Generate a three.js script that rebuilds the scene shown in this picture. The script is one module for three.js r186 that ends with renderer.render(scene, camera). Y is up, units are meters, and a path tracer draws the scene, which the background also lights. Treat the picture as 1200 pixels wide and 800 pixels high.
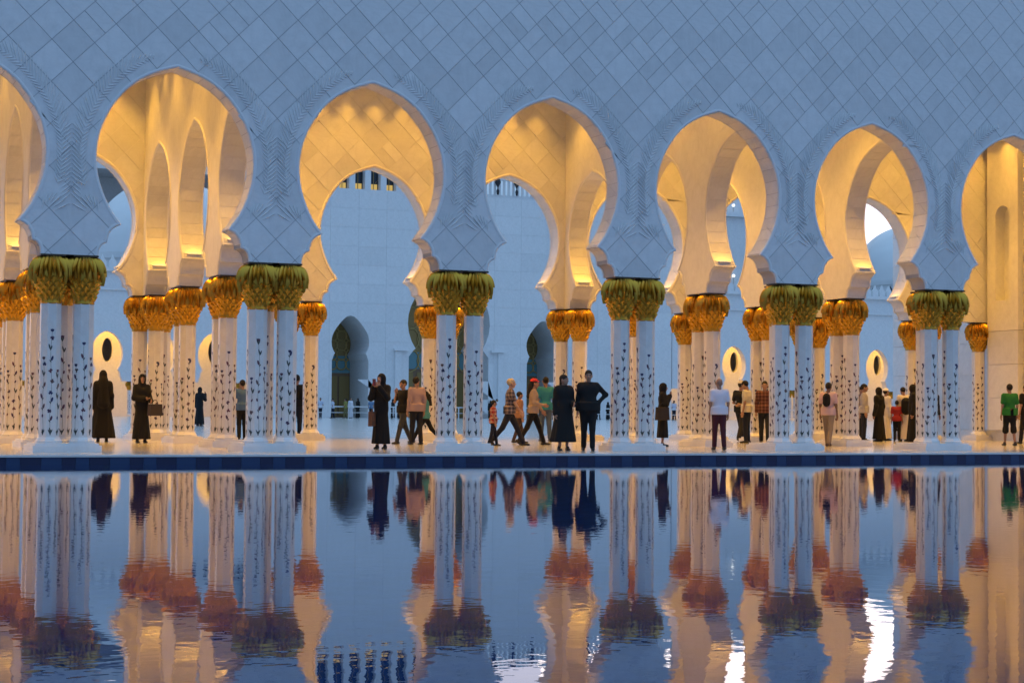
import * as THREE from 'three';
import { mergeGeometries, mergeVertices, toCreasedNormals } from 'three/addons/utils/BufferGeometryUtils.js';
import { RectAreaLightUniformsLib } from 'three/addons/lights/RectAreaLightUniformsLib.js';
import { ImprovedNoise } from 'three/addons/math/ImprovedNoise.js';

// ------------------------------------------------------------------ camera
const scene = new THREE.Scene();
const camera = new THREE.PerspectiveCamera(2 * Math.atan(400 / 2094.16) * 180 / Math.PI, 1024 / 682, 0.1, 3000);
{
  const yaw = 0.39747, pitch = 0.03748, roll = 0.008168;
  const fw = new THREE.Vector3(Math.sin(yaw) * Math.cos(pitch), Math.sin(pitch), -Math.cos(yaw) * Math.cos(pitch));
  const rt = new THREE.Vector3(Math.cos(yaw), 0, Math.sin(yaw)), up = new THREE.Vector3().crossVectors(rt, fw);
  const r2 = rt.clone().multiplyScalar(Math.cos(roll)).addScaledVector(up, Math.sin(roll));
  const u2 = up.clone().multiplyScalar(Math.cos(roll)).addScaledVector(rt, -Math.sin(roll));
  camera.quaternion.setFromRotationMatrix(new THREE.Matrix4().makeBasis(r2, u2, fw.clone().negate()));
  camera.position.set(-5.582, 0.929, 36.235);
}
// ------------------------------------------------------------------ sky: dusk, pale glow behind the far hall, deepening to blue behind the camera
{
  const W = 512, H = 256, data = new Float32Array(W * H * 4);
  const glow = new THREE.Vector3(0.56, 0, -0.83).normalize();
  for (let j = 0; j < H; j++) for (let i = 0; i < W; i++) {
    const phi = ((i + 0.5) / W - 0.5) * 2 * Math.PI, el = ((j + 0.5) / H - 0.5) * Math.PI;
    const x = Math.cos(phi) * Math.cos(el), z = Math.sin(phi) * Math.cos(el);
    const e = Math.max(0, el), toward = 0.5 + 0.5 * (x * glow.x + z * glow.z) / Math.max(1e-4, Math.cos(el));
    const g = Math.pow(toward, 2.2) * Math.exp(-e / 0.42), hz = Math.exp(-e / 0.3);
    const up = 1 - Math.exp(-e / 0.75);
    const c = [0.13 + 0.30 * up + 1.3 * g, 0.26 + 0.62 * up + 1.25 * g, 0.56 + 0.62 * up + 1.0 * g];
    const k = (j * W + i) * 4;
    for (let q = 0; q < 3; q++) data[k + q] = c[q] * [1.14, 0.99, 1.07][q] * (el < -0.02 ? 0.35 : 1);
    data[k + 3] = 1;
  }
  const t = new THREE.DataTexture(data, W, H, THREE.RGBAFormat, THREE.FloatType);
  t.mapping = THREE.EquirectangularReflectionMapping; t.magFilter = THREE.LinearFilter; t.minFilter = THREE.LinearFilter; t.needsUpdate = true;
  scene.background = t; scene.environment = t;
}
const sun = new THREE.DirectionalLight(new THREE.Color(1, 0.8, 0.62), 0.06);
sun.position.set(70, 12, -104); sun.target.position.set(14, 0, -6);
sun.castShadow = true; sun.shadow.radius = 24; sun.shadow.mapSize.set(2048, 2048);
Object.assign(sun.shadow.camera, { left: -80, right: 80, top: 60, bottom: -60, near: 1, far: 300 });
scene.add(sun, sun.target);
const renderer = new THREE.WebGLRenderer({ antialias: true });
renderer.shadowMap.enabled = true;
renderer.toneMapping = THREE.LinearToneMapping;
renderer.toneMappingExposure = 1.0;
RectAreaLightUniformsLib.init();

// ------------------------------------------------------------------ helpers
const V = (x, y, z) => new THREE.Vector3(x, y, z);
function rng(seed) { let a = seed >>> 0; return () => { a = (a + 0x6D2B79F5) | 0; let t = Math.imul(a ^ (a >>> 15), 1 | a); t = (t + Math.imul(t ^ (t >>> 7), 61 | t)) ^ t; return ((t ^ (t >>> 14)) >>> 0) / 4294967296; }; }
const taken = {};
function numbered(name) { const n = taken[name] = (taken[name] ?? -1) + 1; return n ? `${name}_${String(n).padStart(3, '0')}` : name; }
function tag(o, label, category, group, kind) { o.userData.label = label; if (category) o.userData.category = category; if (group) o.userData.group = group; if (kind) o.userData.kind = kind; return o; }
function thing(name, label, category, pos = [0, 0, 0], turn = 0, group) {
  const o = new THREE.Group(); o.name = numbered(name); o.position.set(...pos); o.rotation.y = turn; scene.add(o);
  return tag(o, label, category, group, 'thing');
}
function part(name, geo, mat, parent = scene) {
  const m = new THREE.Mesh(geo, mat); m.name = parent === scene ? numbered(name) : name; m.castShadow = m.receiveShadow = true; parent.add(m); return m;
}
function structure(name, geo, mat, label, category) { const m = part(name, geo, mat); m.userData = { kind: 'structure', label, category }; return m; }
function merge(list) {
  const flat = list.map((g) => { const q = g.index ? g.toNonIndexed() : g; for (const k of Object.keys(q.attributes)) if (!['position', 'normal', 'uv', 'color'].includes(k)) q.deleteAttribute(k); return q; });
  return mergeGeometries(flat);
}
function box(x0, x1, y0, y1, z0, z1) {
  const g = new THREE.BoxGeometry(x1 - x0, y1 - y0, z1 - z0); g.translate((x0 + x1) / 2, (y0 + y1) / 2, (z0 + z1) / 2);
  const p = g.attributes.position, n = g.attributes.normal, u = g.attributes.uv;      // uv in metres
  for (let i = 0; i < p.count; i++) { const ax = Math.abs(n.getX(i)), ay = Math.abs(n.getY(i)); if (ay > 0.5) u.setXY(i, p.getX(i), p.getZ(i)); else if (ax > 0.5) u.setXY(i, p.getZ(i), p.getY(i)); else u.setXY(i, p.getX(i), p.getY(i)); }
  return g;
}
const at = (g, x, y, z, ry = 0) => { const q = g.clone(); if (ry) q.rotateY(ry); q.translate(x, y, z); return q; };
const noise = new ImprovedNoise();

// ------------------------------------------------------------------ textures and materials
function grayTexture(n, f, repeat, srgb) {
  const d = new Uint8Array(n * n * 4);
  for (let j = 0; j < n; j++) for (let i = 0; i < n; i++) { const c = f(i / n, j / n), k = (j * n + i) * 4; for (let q = 0; q < 3; q++) d[k + q] = Math.max(0, Math.min(255, 255 * (Array.isArray(c) ? c[q] : c))); d[k + 3] = 255; }
  const t = new THREE.DataTexture(d, n, n); t.wrapS = t.wrapT = THREE.RepeatWrapping; t.magFilter = THREE.LinearFilter; t.minFilter = THREE.LinearMipmapLinearFilter; t.generateMipmaps = true; t.repeat.set(repeat, repeat);
  if (srgb) t.colorSpace = THREE.SRGBColorSpace; t.needsUpdate = true; return t;
}
// tileable noise through a torus
const tnoise = (u, v, f, s = 0) => { const R = f / (2 * Math.PI); const a = u * 2 * Math.PI, b = v * 2 * Math.PI; return 0.6 * noise.noise(R * Math.cos(a) + s, R * Math.sin(a) + 7.3, R * Math.cos(b) + 3 * s) + 0.6 * noise.noise(R * Math.sin(b) + s + 11, R * Math.cos(a) * 1.3 + 2, R * Math.sin(a) * 1.3 + R * Math.cos(b)); };
const veined = (u, v) => { const w = tnoise(u, v, 7) * 1.2; const vein = Math.pow(1 - Math.min(1, Math.abs(tnoise(u + 0.05 * w, v, 10, 5)) * 5), 3); return 0.965 + 0.03 * tnoise(u, v, 16, 2) + 0.02 * tnoise(u, v, 60, 9) - 0.02 * vein; };
const marbleMap = grayTexture(256, veined, 1 / 3.1, true);
const floorMap = grayTexture(256, (u, v) => veined(u, v) * 0.98, 1 / 4.3, true);
const lum = (a, k) => new THREE.Color(a[0] * k, a[1] * k, a[2] * k);
const WHITE = [0.80, 0.79, 0.775];
const std = (o) => new THREE.MeshStandardMaterial(o);
const M = {
  wall: std({ color: lum(WHITE, 1), map: marbleMap, roughness: 0.5 }),
  tile: [0.93, 0.97, 1, 1.02, 0.95, 1.05, 0.985, 0.91].map((k, i) => { const t = marbleMap.clone(); t.offset.set(0.37 * i + 0.11, 0.61 * i); t.rotation = i * 0.9; t.needsUpdate = true; return std({ color: lum([0.77, 0.765, 0.755], k), map: t, roughness: 0.42 }); }),
  grout: std({ color: new THREE.Color(0.46, 0.46, 0.47), roughness: 0.9 }),
  relief: std({ color: lum(WHITE, 0.93), roughness: 0.55 }),
  shaft: std({ color: lum([0.74, 0.72, 0.69], 1), map: marbleMap, roughness: 0.28 }),
  plinth: std({ color: lum(WHITE, 0.98), map: marbleMap, roughness: 0.35 }),
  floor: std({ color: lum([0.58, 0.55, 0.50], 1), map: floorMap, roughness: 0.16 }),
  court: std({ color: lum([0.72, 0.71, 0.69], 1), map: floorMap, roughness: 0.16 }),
  gold: std({ color: new THREE.Color(0.58, 0.32, 0.04), metalness: 0.9, roughness: 0.36 }),
  abacus: std({ color: new THREE.Color(0.06, 0.04, 0.02), metalness: 0.3, roughness: 0.5 }),
  inlay: std({ vertexColors: true, roughness: 0.4 }),
  ceiling: std({ color: lum(WHITE, 0.98), roughness: 0.7 }),
  lampBody: std({ color: new THREE.Color(0.55, 0.52, 0.47), metalness: 0.6, roughness: 0.4 }),
  glass: std({ color: new THREE.Color(0.03, 0.04, 0.05), roughness: 0.12, metalness: 0.2 }),
  coping: std({ color: lum(WHITE, 0.95), map: marbleMap, roughness: 0.3 }),
};
const WARM = new THREE.Color(1, 0.48, 0.05);
const glowMat = new THREE.MeshStandardMaterial({ color: 0x221100, emissive: new THREE.Color(1, 0.62, 0.25), emissiveIntensity: 3 });

// ------------------------------------------------------------------ dimensions
const B = 4.2, ZB = 4.18, BACK = -3 * ZB, CAP = 3.9, TOP = 10.2, END = 32.2, ZF = 0.2, ZR = -0.4;
const FLOOR_EDGE = 2.6, WATER = -0.165, FARZ = -118;
const CROSS = [0, 1, 4, 5];                       // bays lines that carry a cross wall

// ------------------------------------------------------------------ ground, pool, floors
structure('ground', box(-900, 900, -1.4, -1.2, -900, 900), std({ color: new THREE.Color(0.22, 0.2, 0.17), roughness: 0.95 }), 'flat sandy ground around the whole building', 'ground');
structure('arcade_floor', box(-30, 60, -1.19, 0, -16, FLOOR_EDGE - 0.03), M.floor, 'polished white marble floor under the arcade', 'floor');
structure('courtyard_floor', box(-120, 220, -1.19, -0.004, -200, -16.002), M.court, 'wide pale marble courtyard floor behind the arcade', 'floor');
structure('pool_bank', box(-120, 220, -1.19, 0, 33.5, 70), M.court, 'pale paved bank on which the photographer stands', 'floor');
structure('side_bank', merge([box(-120, -30.002, -1.19, 0, -15.99, 33.49), box(60.002, 220, -1.19, 0, -15.99, 33.49)]), M.court, 'pale paving at both ends of the pool', 'floor');
{
  const basin = thing('pool_basin', 'reflecting pool lined with dark blue tile', 'pool', [0, 0, 0]); basin.userData.kind = 'structure';
  const bm = grayTexture(64, (u, v) => { const c = (Math.floor(u * 8) + Math.floor(v * 8)) % 2; return [0.01 + 0.01 * c, 0.15 + 0.03 * c, 0.38 + 0.04 * c]; }, 0.5, true);
  part('basin_floor', box(-30, 60, -1.18, -0.62, FLOOR_EDGE, 33.5), std({ map: bm, roughness: 0.4 }), basin);
  const coping = thing('pool_coping', 'white marble coping above the blue tile band of the pool', 'coping', [0, 0, 0]);
  part('edge_slab', box(-30, 60, -0.035, 0.004, FLOOR_EDGE - 0.35, FLOOR_EDGE + 0.03), M.coping, coping);
  const dark = std({ color: new THREE.Color(0.006, 0.012, 0.05), roughness: 0.35 }), mid = std({ color: new THREE.Color(0.012, 0.04, 0.11), roughness: 0.35 });
  part('tile_bed', box(-30, 60, -0.62, -0.036, FLOOR_EDGE - 0.03, FLOOR_EDGE), std({ color: new THREE.Color(0.02, 0.03, 0.06), roughness: 0.8 }), coping);
  const widths = [0.25, 0.25, 0.375, 0.375]; let x = -14.2;
  const tg = widths.map((w) => { const g = new THREE.BoxGeometry(w - 0.008, 0.4, 0.012); return g; });
  for (let i = 0; x < 46; i++) { const w = widths[i % 4]; const m = part('tile', tg[i % 4], i % 2 ? mid : dark, coping); m.position.set(x + w / 2, -0.24, FLOOR_EDGE + 0.004); x += w; }
}
{
  const n = 1024, d = new Float32Array(n * n * 4), r = rng(11), waves = [];
  for (let k = 0; k < 110; k++) { const f = 14 + 130 * Math.pow(r(), 1.3), a = (r() - 0.5) * 2.2 + (r() < 0.25 ? 1.2 : 0); const kx = Math.round(f * Math.sin(a)), ky = Math.round(f * Math.cos(a)); const ff = Math.hypot(kx, ky) || 1; waves.push([kx, ky, r() * 6.283, 1 / (ff * (1 + ff / 150))]); }
  let mx = 0; const h = new Float32Array(n * n);
  for (let j = 0; j < n; j++) for (let i = 0; i < n; i++) { let s = 0; for (const [kx, ky, p, a] of waves) s += a * Math.sin(6.28318 * (kx * i + ky * j) / n + p); h[j * n + i] = s; mx = Math.max(mx, Math.abs(s)); }
  for (let i = 0; i < n * n; i++) { const v = 0.5 + 0.5 * h[i] / mx; d[i * 4] = d[i * 4 + 1] = d[i * 4 + 2] = v; d[i * 4 + 3] = 1; }
  let sl = 0; for (const [kx, ky, , a] of waves) sl += 0.5 * (a * 6.2832 * Math.hypot(kx, ky) / 5.3) ** 2;
  const rmsSlope = 0.0024, bump = rmsSlope / Math.sqrt(sl) * 2 * mx;      // metres from trough to crest
  const t = new THREE.DataTexture(d, n, n, THREE.RGBAFormat, THREE.FloatType); t.wrapS = t.wrapT = THREE.RepeatWrapping; t.magFilter = THREE.LinearFilter; t.repeat.set(1 / 5.3, 1 / 5.3); t.needsUpdate = true;
  const water = new THREE.MeshPhysicalMaterial({ color: 0xffffff, roughness: 0.0, transmission: 1, ior: 1.333, thickness: 0.4, attenuationColor: new THREE.Color(0.2, 0.68, 0.9), attenuationDistance: 1.2, bumpMap: t, bumpScale: bump });
  const g = box(-29.99, 59.99, -0.63, WATER, FLOOR_EDGE + 0.001, 33.49);
  structure('pool_water', g, water, 'calm dark blue water of the reflecting pool', 'water');
}

// ------------------------------------------------------------------ the keel-shaped horseshoe arch with a scalloped foot
const half = (() => {
  const up = [[0, 7.83], [0.15, 7.785], [0.43, 7.69], [0.71, 7.55], [0.99, 7.34], [1.2, 7.1], [1.4, 6.79], [1.545, 6.43], [1.61, 6.1], [1.615, 5.8], [1.565, 5.47], [1.46, 5.15], [1.33, 4.88], [1.22, 4.71], [1.10, 4.56]].map(([x, y]) => V(x, y, 0));
  const pts = new THREE.CatmullRomCurve3(up).getPoints(40).map((p) => [p.x, p.y]);
  const q = (a, c, b, n) => { for (let i = 1; i <= n; i++) { const t = i / n; pts.push([(1 - t) ** 2 * a[0] + 2 * t * (1 - t) * c[0] + t * t * b[0], (1 - t) ** 2 * a[1] + 2 * t * (1 - t) * c[1] + t * t * b[1]]); } };
  q([1.10, 4.56], [1.37, 4.48], [1.375, 4.19], 6); q([1.375, 4.19], [1.54, 4.16], [1.55, CAP + 0.01], 6);
  return pts;
})();
const archPath = (cx, map = (p) => p) => [...half.map((p) => map(p)).reverse().map(([x, y]) => [cx - x, y]), ...half.slice(1).map((p) => map(p)).map(([x, y]) => [cx + x, y])];
function comb(x0, x1, top, centres, map, foot = CAP + 0.01) {
  const p = [[x0, foot]]; for (const c of centres) p.push(...archPath(c, map)); p.push([x1, foot], [x1, top], [x0, top]); return p;
}
const shapeOf = (poly, holes = []) => { const s = new THREE.Shape(poly.map(([x, y]) => new THREE.Vector2(x, y))); for (const h of holes) s.holes.push(new THREE.Path(h.map(([x, y]) => new THREE.Vector2(x, y)))); return s; };
function slab(poly, z0, z1, holes) { const g = new THREE.ExtrudeGeometry(shapeOf(poly, holes), { depth: z1 - z0, bevelEnabled: false }); g.translate(0, 0, z0); return g; }
function clip(poly, conv) {                                  // polygon cut to a convex, anticlockwise one
  let out = poly;
  for (let i = 0; i < conv.length && out.length; i++) {
    const a = conv[i], b = conv[(i + 1) % conv.length], inp = out; out = [];
    const side = (p) => (b[0] - a[0]) * (p[1] - a[1]) - (b[1] - a[1]) * (p[0] - a[0]);
    for (let k = 0; k < inp.length; k++) {
      const p = inp[k], q = inp[(k + 1) % inp.length], sp = side(p), sq = side(q);
      if (sp >= 0) out.push(p);
      if ((sp >= 0) !== (sq >= 0)) { const t = sp / (sp - sq); out.push([p[0] + t * (q[0] - p[0]), p[1] + t * (q[1] - p[1])]); }
    }
  }
  return out;
}
const area = (p) => { let s = 0; for (let i = 0; i < p.length; i++) { const a = p[i], b = p[(i + 1) % p.length]; s += a[0] * b[1] - a[1] * b[0]; } return s / 2; };
function clean(p) { const o = []; for (const q of p) { const l = o[o.length - 1]; if (!l || Math.hypot(q[0] - l[0], q[1] - l[1]) > 0.004) o.push(q); } while (o.length > 2 && Math.hypot(o[0][0] - o[o.length - 1][0], o[0][1] - o[o.length - 1][1]) < 0.004) o.pop(); return o; }
// diagonal marble tiles over a wall outline: real pieces with recessed joints between them
function layTiles(parent, outline, z, x0, x1, y0, y1, seed, splitAbove, rank) {
  const r = rng(seed), H = 0.42, gap = 0.0085, list = [];
  const full = new Map();
  for (let i = Math.floor(x0 / H); i <= Math.ceil(x1 / H); i++) for (let j = 0; 3.98 + (j - 1) * H < y1 && j < 40; j++) {
    if ((i + j) % 2 === 0) continue;
    const cx = i * H, cy = 3.98 + (j - 1) * H, d = H - gap;
    if (cy < y0 - H) { continue; }
    const cells = [];
    const u = [0.5, 0.5], w = [0.5, -0.5];                                      // half edges: corner = c + a*u + b*w
    const corner = (a, b) => [cx + d * (a * u[0] + b * w[0]), cy + d * (a * u[1] + b * w[1])];
    const split = r() < (cy > splitAbove ? 0.4 : 0.03), dirn = r() < 0.6, e = gap / d;
    if (!split) cells.push(['whole', [corner(-1, 1), corner(1, 1), corner(1, -1), corner(-1, -1)]]);
    else if (dirn) cells.push(['a', [corner(-1, 1), corner(-e, 1), corner(-e, -1), corner(-1, -1)]], ['b', [corner(e, 1), corner(1, 1), corner(1, -1), corner(e, -1)]]);
    else cells.push(['c', [corner(-1, 1), corner(1, 1), corner(1, e), corner(-1, e)]], ['d', [corner(-1, -e), corner(1, -e), corner(1, -1), corner(-1, -1)]]);
    for (let [kind, cell] of cells) {
      if (area(cell) < 0) cell = cell.slice().reverse();
      const p = clean(clip(outline, cell)), A = Math.abs(area(p));
      if (p.length < 3 || A < 0.0015) continue;
      const whole = A > Math.abs(area(cell)) * 0.999;
      const key = kind; let g;
      if (whole) { if (!full.has(key)) { const gg = slab(cell.map(([x, y]) => [x - cx, y - cy]), 0, 0.017); full.set(key, gg); } g = full.get(key); }
      else g = slab(p.map(([x, y]) => [x - cx, y - cy]), 0, 0.017);
      list.push({ g, cx, cy, A, mat: M.tile[Math.floor(r() * M.tile.length)], dz: (r() - 0.5) * 0.003 });
    }
  }
  list.sort((a, b) => rank(b) - rank(a));
  list.slice(0, 300).forEach((t) => { const m = part('tile', t.g, t.mat, parent); m.position.set(t.cx, t.cy, z - 0.017 + t.dz); });
  if (list.length > 300) { const m = part('further_tiles', merge(list.slice(300).map((t) => at(t.g, t.cx, t.cy, z - 0.017 + t.dz))), M.tile[2], parent); m.userData.kind = 'stuff'; }
}
function normalsOf(path) {
  return path.map((p, i) => { const a = path[Math.max(0, i - 1)], b = path[Math.min(path.length - 1, i + 1)]; const tx = b[0] - a[0], ty = b[1] - a[1], l = Math.hypot(tx, ty) || 1; return [-ty / l, tx / l]; });
}
function sweep(path, nrm, section, crease = 0.6) {
  const pos = [], idx = [], S = section.length;
  path.forEach((p, i) => section.forEach(([d, z]) => pos.push(p[0] + nrm[i][0] * d, p[1] + nrm[i][1] * d, z)));
  for (let i = 0; i + 1 < path.length; i++) for (let k = 0; k < S; k++) { const a = i * S + k, b = i * S + (k + 1) % S, c = a + S, e = b + S; idx.push(a, b, e, a, e, c); }
  for (let k = 1; k + 1 < S; k++) { idx.push(0, k + 1, k); const o = (path.length - 1) * S; idx.push(o, o + k, o + k + 1); }
  let g = new THREE.BufferGeometry(); g.setAttribute('position', new THREE.Float32BufferAttribute(pos, 3)); g.setIndex(idx);
  g = toCreasedNormals(g, crease); const P = g.attributes.position, uv = []; for (let i = 0; i < P.count; i++) uv.push(P.getX(i) + P.getZ(i), P.getY(i)); g.setAttribute('uv', new THREE.Float32BufferAttribute(uv, 2));
  return g;
}
function resample(path, a, b, n) {                           // points between two arc lengths
  const L = [0]; for (let i = 1; i < path.length; i++) L.push(L[i - 1] + Math.hypot(path[i][0] - path[i - 1][0], path[i][1] - path[i - 1][1]));
  const out = []; for (let k = 0; k <= n; k++) { const s = a + (b - a) * k / n; let i = 1; while (i < L.length - 1 && L[i] < s) i++; const t = (s - L[i - 1]) / (L[i] - L[i - 1] || 1); out.push([path[i - 1][0] + t * (path[i][0] - path[i - 1][0]), path[i - 1][1] + t * (path[i][1] - path[i - 1][1])]); }
  return { pts: out, total: L[L.length - 1] };
}
// lining of one arch: panels of the soffit with open joints, and a rounded edge moulding on each face
const liningCache = new Map();
function lineArch(parent, cx, zf, zr, matSet = M.tile) {
  const key = `${zf},${zr},${parent.name === 'facade_wall'}`;
  if (!liningCache.has(key)) {
    const path = archPath(0), { total } = resample(path, 0, 1, 1), geos = [], from = 0.44, to = total - 0.44, n = 32;
    for (let k = 0; k < n; k++) {
      const a = from + (to - from) * k / n + 0.006, b = from + (to - from) * (k + 1) / n - 0.006, seg = resample(path, a, b, 3).pts;
      geos.push(sweep(seg, normalsOf(seg), [[0.012, zr + 0.035], [-0.009, zr + 0.035], [-0.009, zf - 0.035], [0.012, zf - 0.035]]));
    }
    const fine = path, nn = normalsOf(fine);
    const q2 = zf === ZF && zr === ZR && parent.name === 'facade_wall' ? 1 : 2.1;
    const bead = (z, s) => sweep(fine, nn, (s > 0 ? (q) => q : (q) => q.reverse())([[0.06, z - s * 0.02], [0.055, z + s * 0.004], [0.04, z + s * 0.01 * q2], [0.01, z + s * 0.01 * q2], [-0.012 * q2, z - s * 0.006], [-0.016, z - s * 0.034], [0.03, z - s * 0.036]]), 0.9);
    liningCache.set(key, { geos, front: bead(zf, 1), rear: bead(zr, -1) });
  }
  const L = liningCache.get(key), r = rng(Math.round(cx * 100) + 7);
  for (const g of L.geos) { const m = part('soffit_panel', g, matSet[Math.floor(r() * 4)], parent); m.position.x = cx; }
  for (const g of [L.front, L.rear]) { const m = part('arch_moulding', g, M.relief, parent); m.position.x = cx; }
}
// carved palm fronds round one arch and up one pier: slim raised leaflets
function leaflet(x, y, ang, len, w, hgt) {
  const c = Math.cos(ang), s = Math.sin(ang), P = [];
  const pt = (l, k, z) => [x + c * l - s * k, y + s * l + c * k, z];
  const a = pt(0, -w * 0.4, -0.004), b = pt(0, w * 0.4, -0.004), m1 = pt(len * 0.4, -w, -0.004), m2 = pt(len * 0.4, w, -0.004), t = pt(len, 0, -0.004), r0 = pt(0.0, 0, hgt * 0.7), r1 = pt(len * 0.45, 0, hgt), e = t;
  const tri = (p, q, u) => P.push(...p, ...q, ...u);
  tri(a, m1, r1); tri(a, r1, r0); tri(b, r0, r1); tri(b, r1, m2); tri(m1, e, r1); tri(m2, r1, e); tri(a, r0, b);
  return P;
}
function frond(list) { const g = new THREE.BufferGeometry(); g.setAttribute('position', new THREE.Float32BufferAttribute(list.flat(), 3)); g.computeVertexNormals(); return g; }
function archFronds() {
  const path = archPath(0), { total } = resample(path, 0, 1, 1), mid = total / 2, left = [], right = [];
  for (const s of [-1, 1]) for (let k = 0; k < 40; k++) {
    const l = 0.42 + k * 0.072, seg = resample(path, mid + s * l - 0.01, mid + s * l + 0.01, 1).pts, tx = (seg[1][0] - seg[0][0]), ty = (seg[1][1] - seg[0][1]), q = Math.hypot(tx, ty);
    const nx = -ty / q, ny = tx / q, spine = 0.30, fade = Math.min(1, (k + 2) / 9);
    if (seg[0][1] < 5.35) continue;
    const px = seg[0][0] + nx * spine, py = seg[0][1] + ny * spine, dir = Math.atan2(ny, nx), lean = 0.85 * s;
    const room = 2.07 - Math.abs(px); const outer = Math.min(0.46 * fade, Math.max(0.05, room / Math.max(0.2, Math.abs(Math.cos(dir + lean)))));
    (s < 0 ? left : right).push(leaflet(px, py, dir + lean, outer, 0.017, 0.026), leaflet(px, py, dir + Math.PI - lean, 0.22 * fade, 0.015, 0.022));
  }
  return [frond(left), frond(right)];
}
function pierFrond() {
  const L = [];
  for (let k = 0; k < 17; k++) { const y = 5.12 + k * 0.088; const w = 0.30; for (const s of [-1, 1]) L.push(leaflet(0.0 + s * 0.012, y, s > 0 ? -0.72 : Math.PI + 0.72, w + (k > 13 ? 0.02 : 0), 0.018, 0.026)); }
  for (let k = 0; k < 7; k++) for (const s of [-1, 1]) { const t = k / 6, a = -0.5 - 1.0 * t; L.push(leaflet(s * (0.03 + 0.5 * t), 4.93 + 0.2 * Math.sin(t * 2.6), s > 0 ? a : Math.PI - a, 0.36 - 0.08 * t, 0.018, 0.026)); }
  return frond(L);
}
// ------------------------------------------------------------------ facade
const centres = (a, b) => { const o = []; for (let n = a; n < b; n++) o.push((n + 0.5) * B); return o; };
{
  const wall = thing('facade_wall', 'long arcade wall of diagonal marble tiles with carved fronds beside the pool', 'wall', [0, 0, 0]);
  const arches = centres(-3, 7), outline = comb(-13, END, 11.6, arches);
  part('wall_core', slab(outline, ZR + 0.002, ZF - 0.014), M.grout, wall);
  part('rear_face', slab(outline, ZR, ZR + 0.002), M.wall, wall);
  layTiles(wall, outline, ZF, -13, END, 3.4, 11.6, 5, 7.95, (t) => (t.cx > -1.9 && t.cx < 25.6 && t.cy < 8.9 + 0.062 * t.cx ? 10 : 0) + t.A);
  const [fl, fr] = archFronds(), pf = pierFrond();
  for (const c of arches) {
    lineArch(wall, c, ZF, ZR);
    if (c > -7 && c < 30) for (const g of [fl, fr]) { const m = part('carved_frond', g, M.relief, wall); m.position.set(c, 0, ZF); }
    if (c > -7 && c < 30) { const m = part('carved_frond', pf, M.relief, wall); m.position.set(c + B / 2, 0, ZF); }
  }
}
// ------------------------------------------------------------------ rear wall of the arcade, cross walls, end block, ceiling
{
  const wall = thing('rear_arcade_wall', 'warmly lit rear arcade wall with arches opening to the courtyard', 'wall', [0, 0, BACK]);
  const arches = centres(-3, 7), outline = comb(-13, END - 0.01, TOP, arches);
  part('wall_core', slab(outline, ZR, ZF - 0.014), M.wall, wall);
  layTiles(wall, outline, ZF, -13, END - 0.01, 3.4, TOP, 8, 20, (t) => (t.cx > 2 && t.cx < 30 ? 10 : 0) + t.A);
  for (const c of arches) lineArch(wall, c, ZF, ZR);
}
const BY = { 0: 'the veiled person seen from behind', 1: 'the person carrying a dark handbag', 4: 'the person in maroon trousers', 5: 'the person in khaki trousers' };
for (const n of CROSS) {
  const wall = thing('cross_wall', `lit marble cross wall with three arches behind ${BY[n]}`, 'wall', [n * B, 0, 0], Math.PI / 2, 'cross walls of the arcade');
  const arches = [0.5, 1.5, 2.5].map((k) => k * ZB), outline = comb(-ZR + 0.002, -BACK - ZF - 0.002, TOP - 0.002, arches);
  part('wall_core', slab(outline, -0.3, 0.3), M.wall, wall);
  for (const c of arches) lineArch(wall, c, 0.3, -0.3);
}
{
  const blk = thing('end_block', 'tall marble block closing the arcade with pilasters and narrow niches', 'building', [END, 0, 0]);
  part('wall', box(0, 9, 0, 14, -17.9, 0.6), M.wall, blk);
  const r = rng(3);
  // facing panels with joints, on the side that closes the arcade and on towards the courtyard
  const zs = [[-1.6, 0.2], [-3.0, -1.6], [-5.2, -3.0], [-6.6, -5.2], [-9.2, -6.6], [-10.6, -9.2], [-15.4, -12.96], [-17.85, -15.4]];
  zs.forEach(([a, b], i) => { const proud = i % 2 ? 0.16 : 0.05; let y = 0.35, k = 0; const hs = [1.0, 0.85, 1.05]; while (y < 13.6) { const h = hs[k % 3]; const g = box(-proud, 0.01, y + 0.006, Math.min(13.6, y + h) - 0.006, a + 0.006, b - 0.006); part('facing_panel', g, M.tile[Math.floor(r() * 4)], blk); y += h; k++; } });
  part('skirting', box(-0.2, 0.01, 0, 0.345, -17.86, 0.2), M.plinth, blk);
  {                                                                          // broad pilaster with a real round-headed niche sunk into it
    const o = [[-0.36, 4.6], [0.36, 4.6], [0.36, 7.35]]; for (let k = 1; k < 12; k++) { const t = k / 12 * Math.PI; o.push([0.36 * Math.cos(t), 7.35 + 0.36 * Math.sin(t)]); } o.push([-0.36, 7.35]);
    for (const z of [-11.4, -7.9, -4.1]) {
      let y = 0.35; for (const top of [1.4, 2.5, 3.6]) { const g = slab([[-0.78, y + 0.006], [0.78, y + 0.006], [0.78, top - 0.006], [-0.78, top - 0.006]], 0, 0.38); g.rotateY(-Math.PI / 2); g.translate(0.01, 0, z); part('facing_panel', g, M.tile[Math.floor(r() * 4)], blk); y = top; }
      const g = slab([[-0.78, 3.606], [0.78, 3.606], [0.78, 13.6], [-0.78, 13.6]], 0, 0.38, [o.slice().reverse()]); g.rotateY(-Math.PI / 2); g.translate(0.01, 0, z); part('niche_pilaster', g, M.wall, blk);
    }
  }
}
structure('arcade_ceiling', box(-13, END - 0.002, TOP + 0.002, TOP + 0.5, BACK + ZR, ZR - 0.002), M.ceiling, 'white ceiling high above the arcade walk', 'ceiling');
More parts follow.
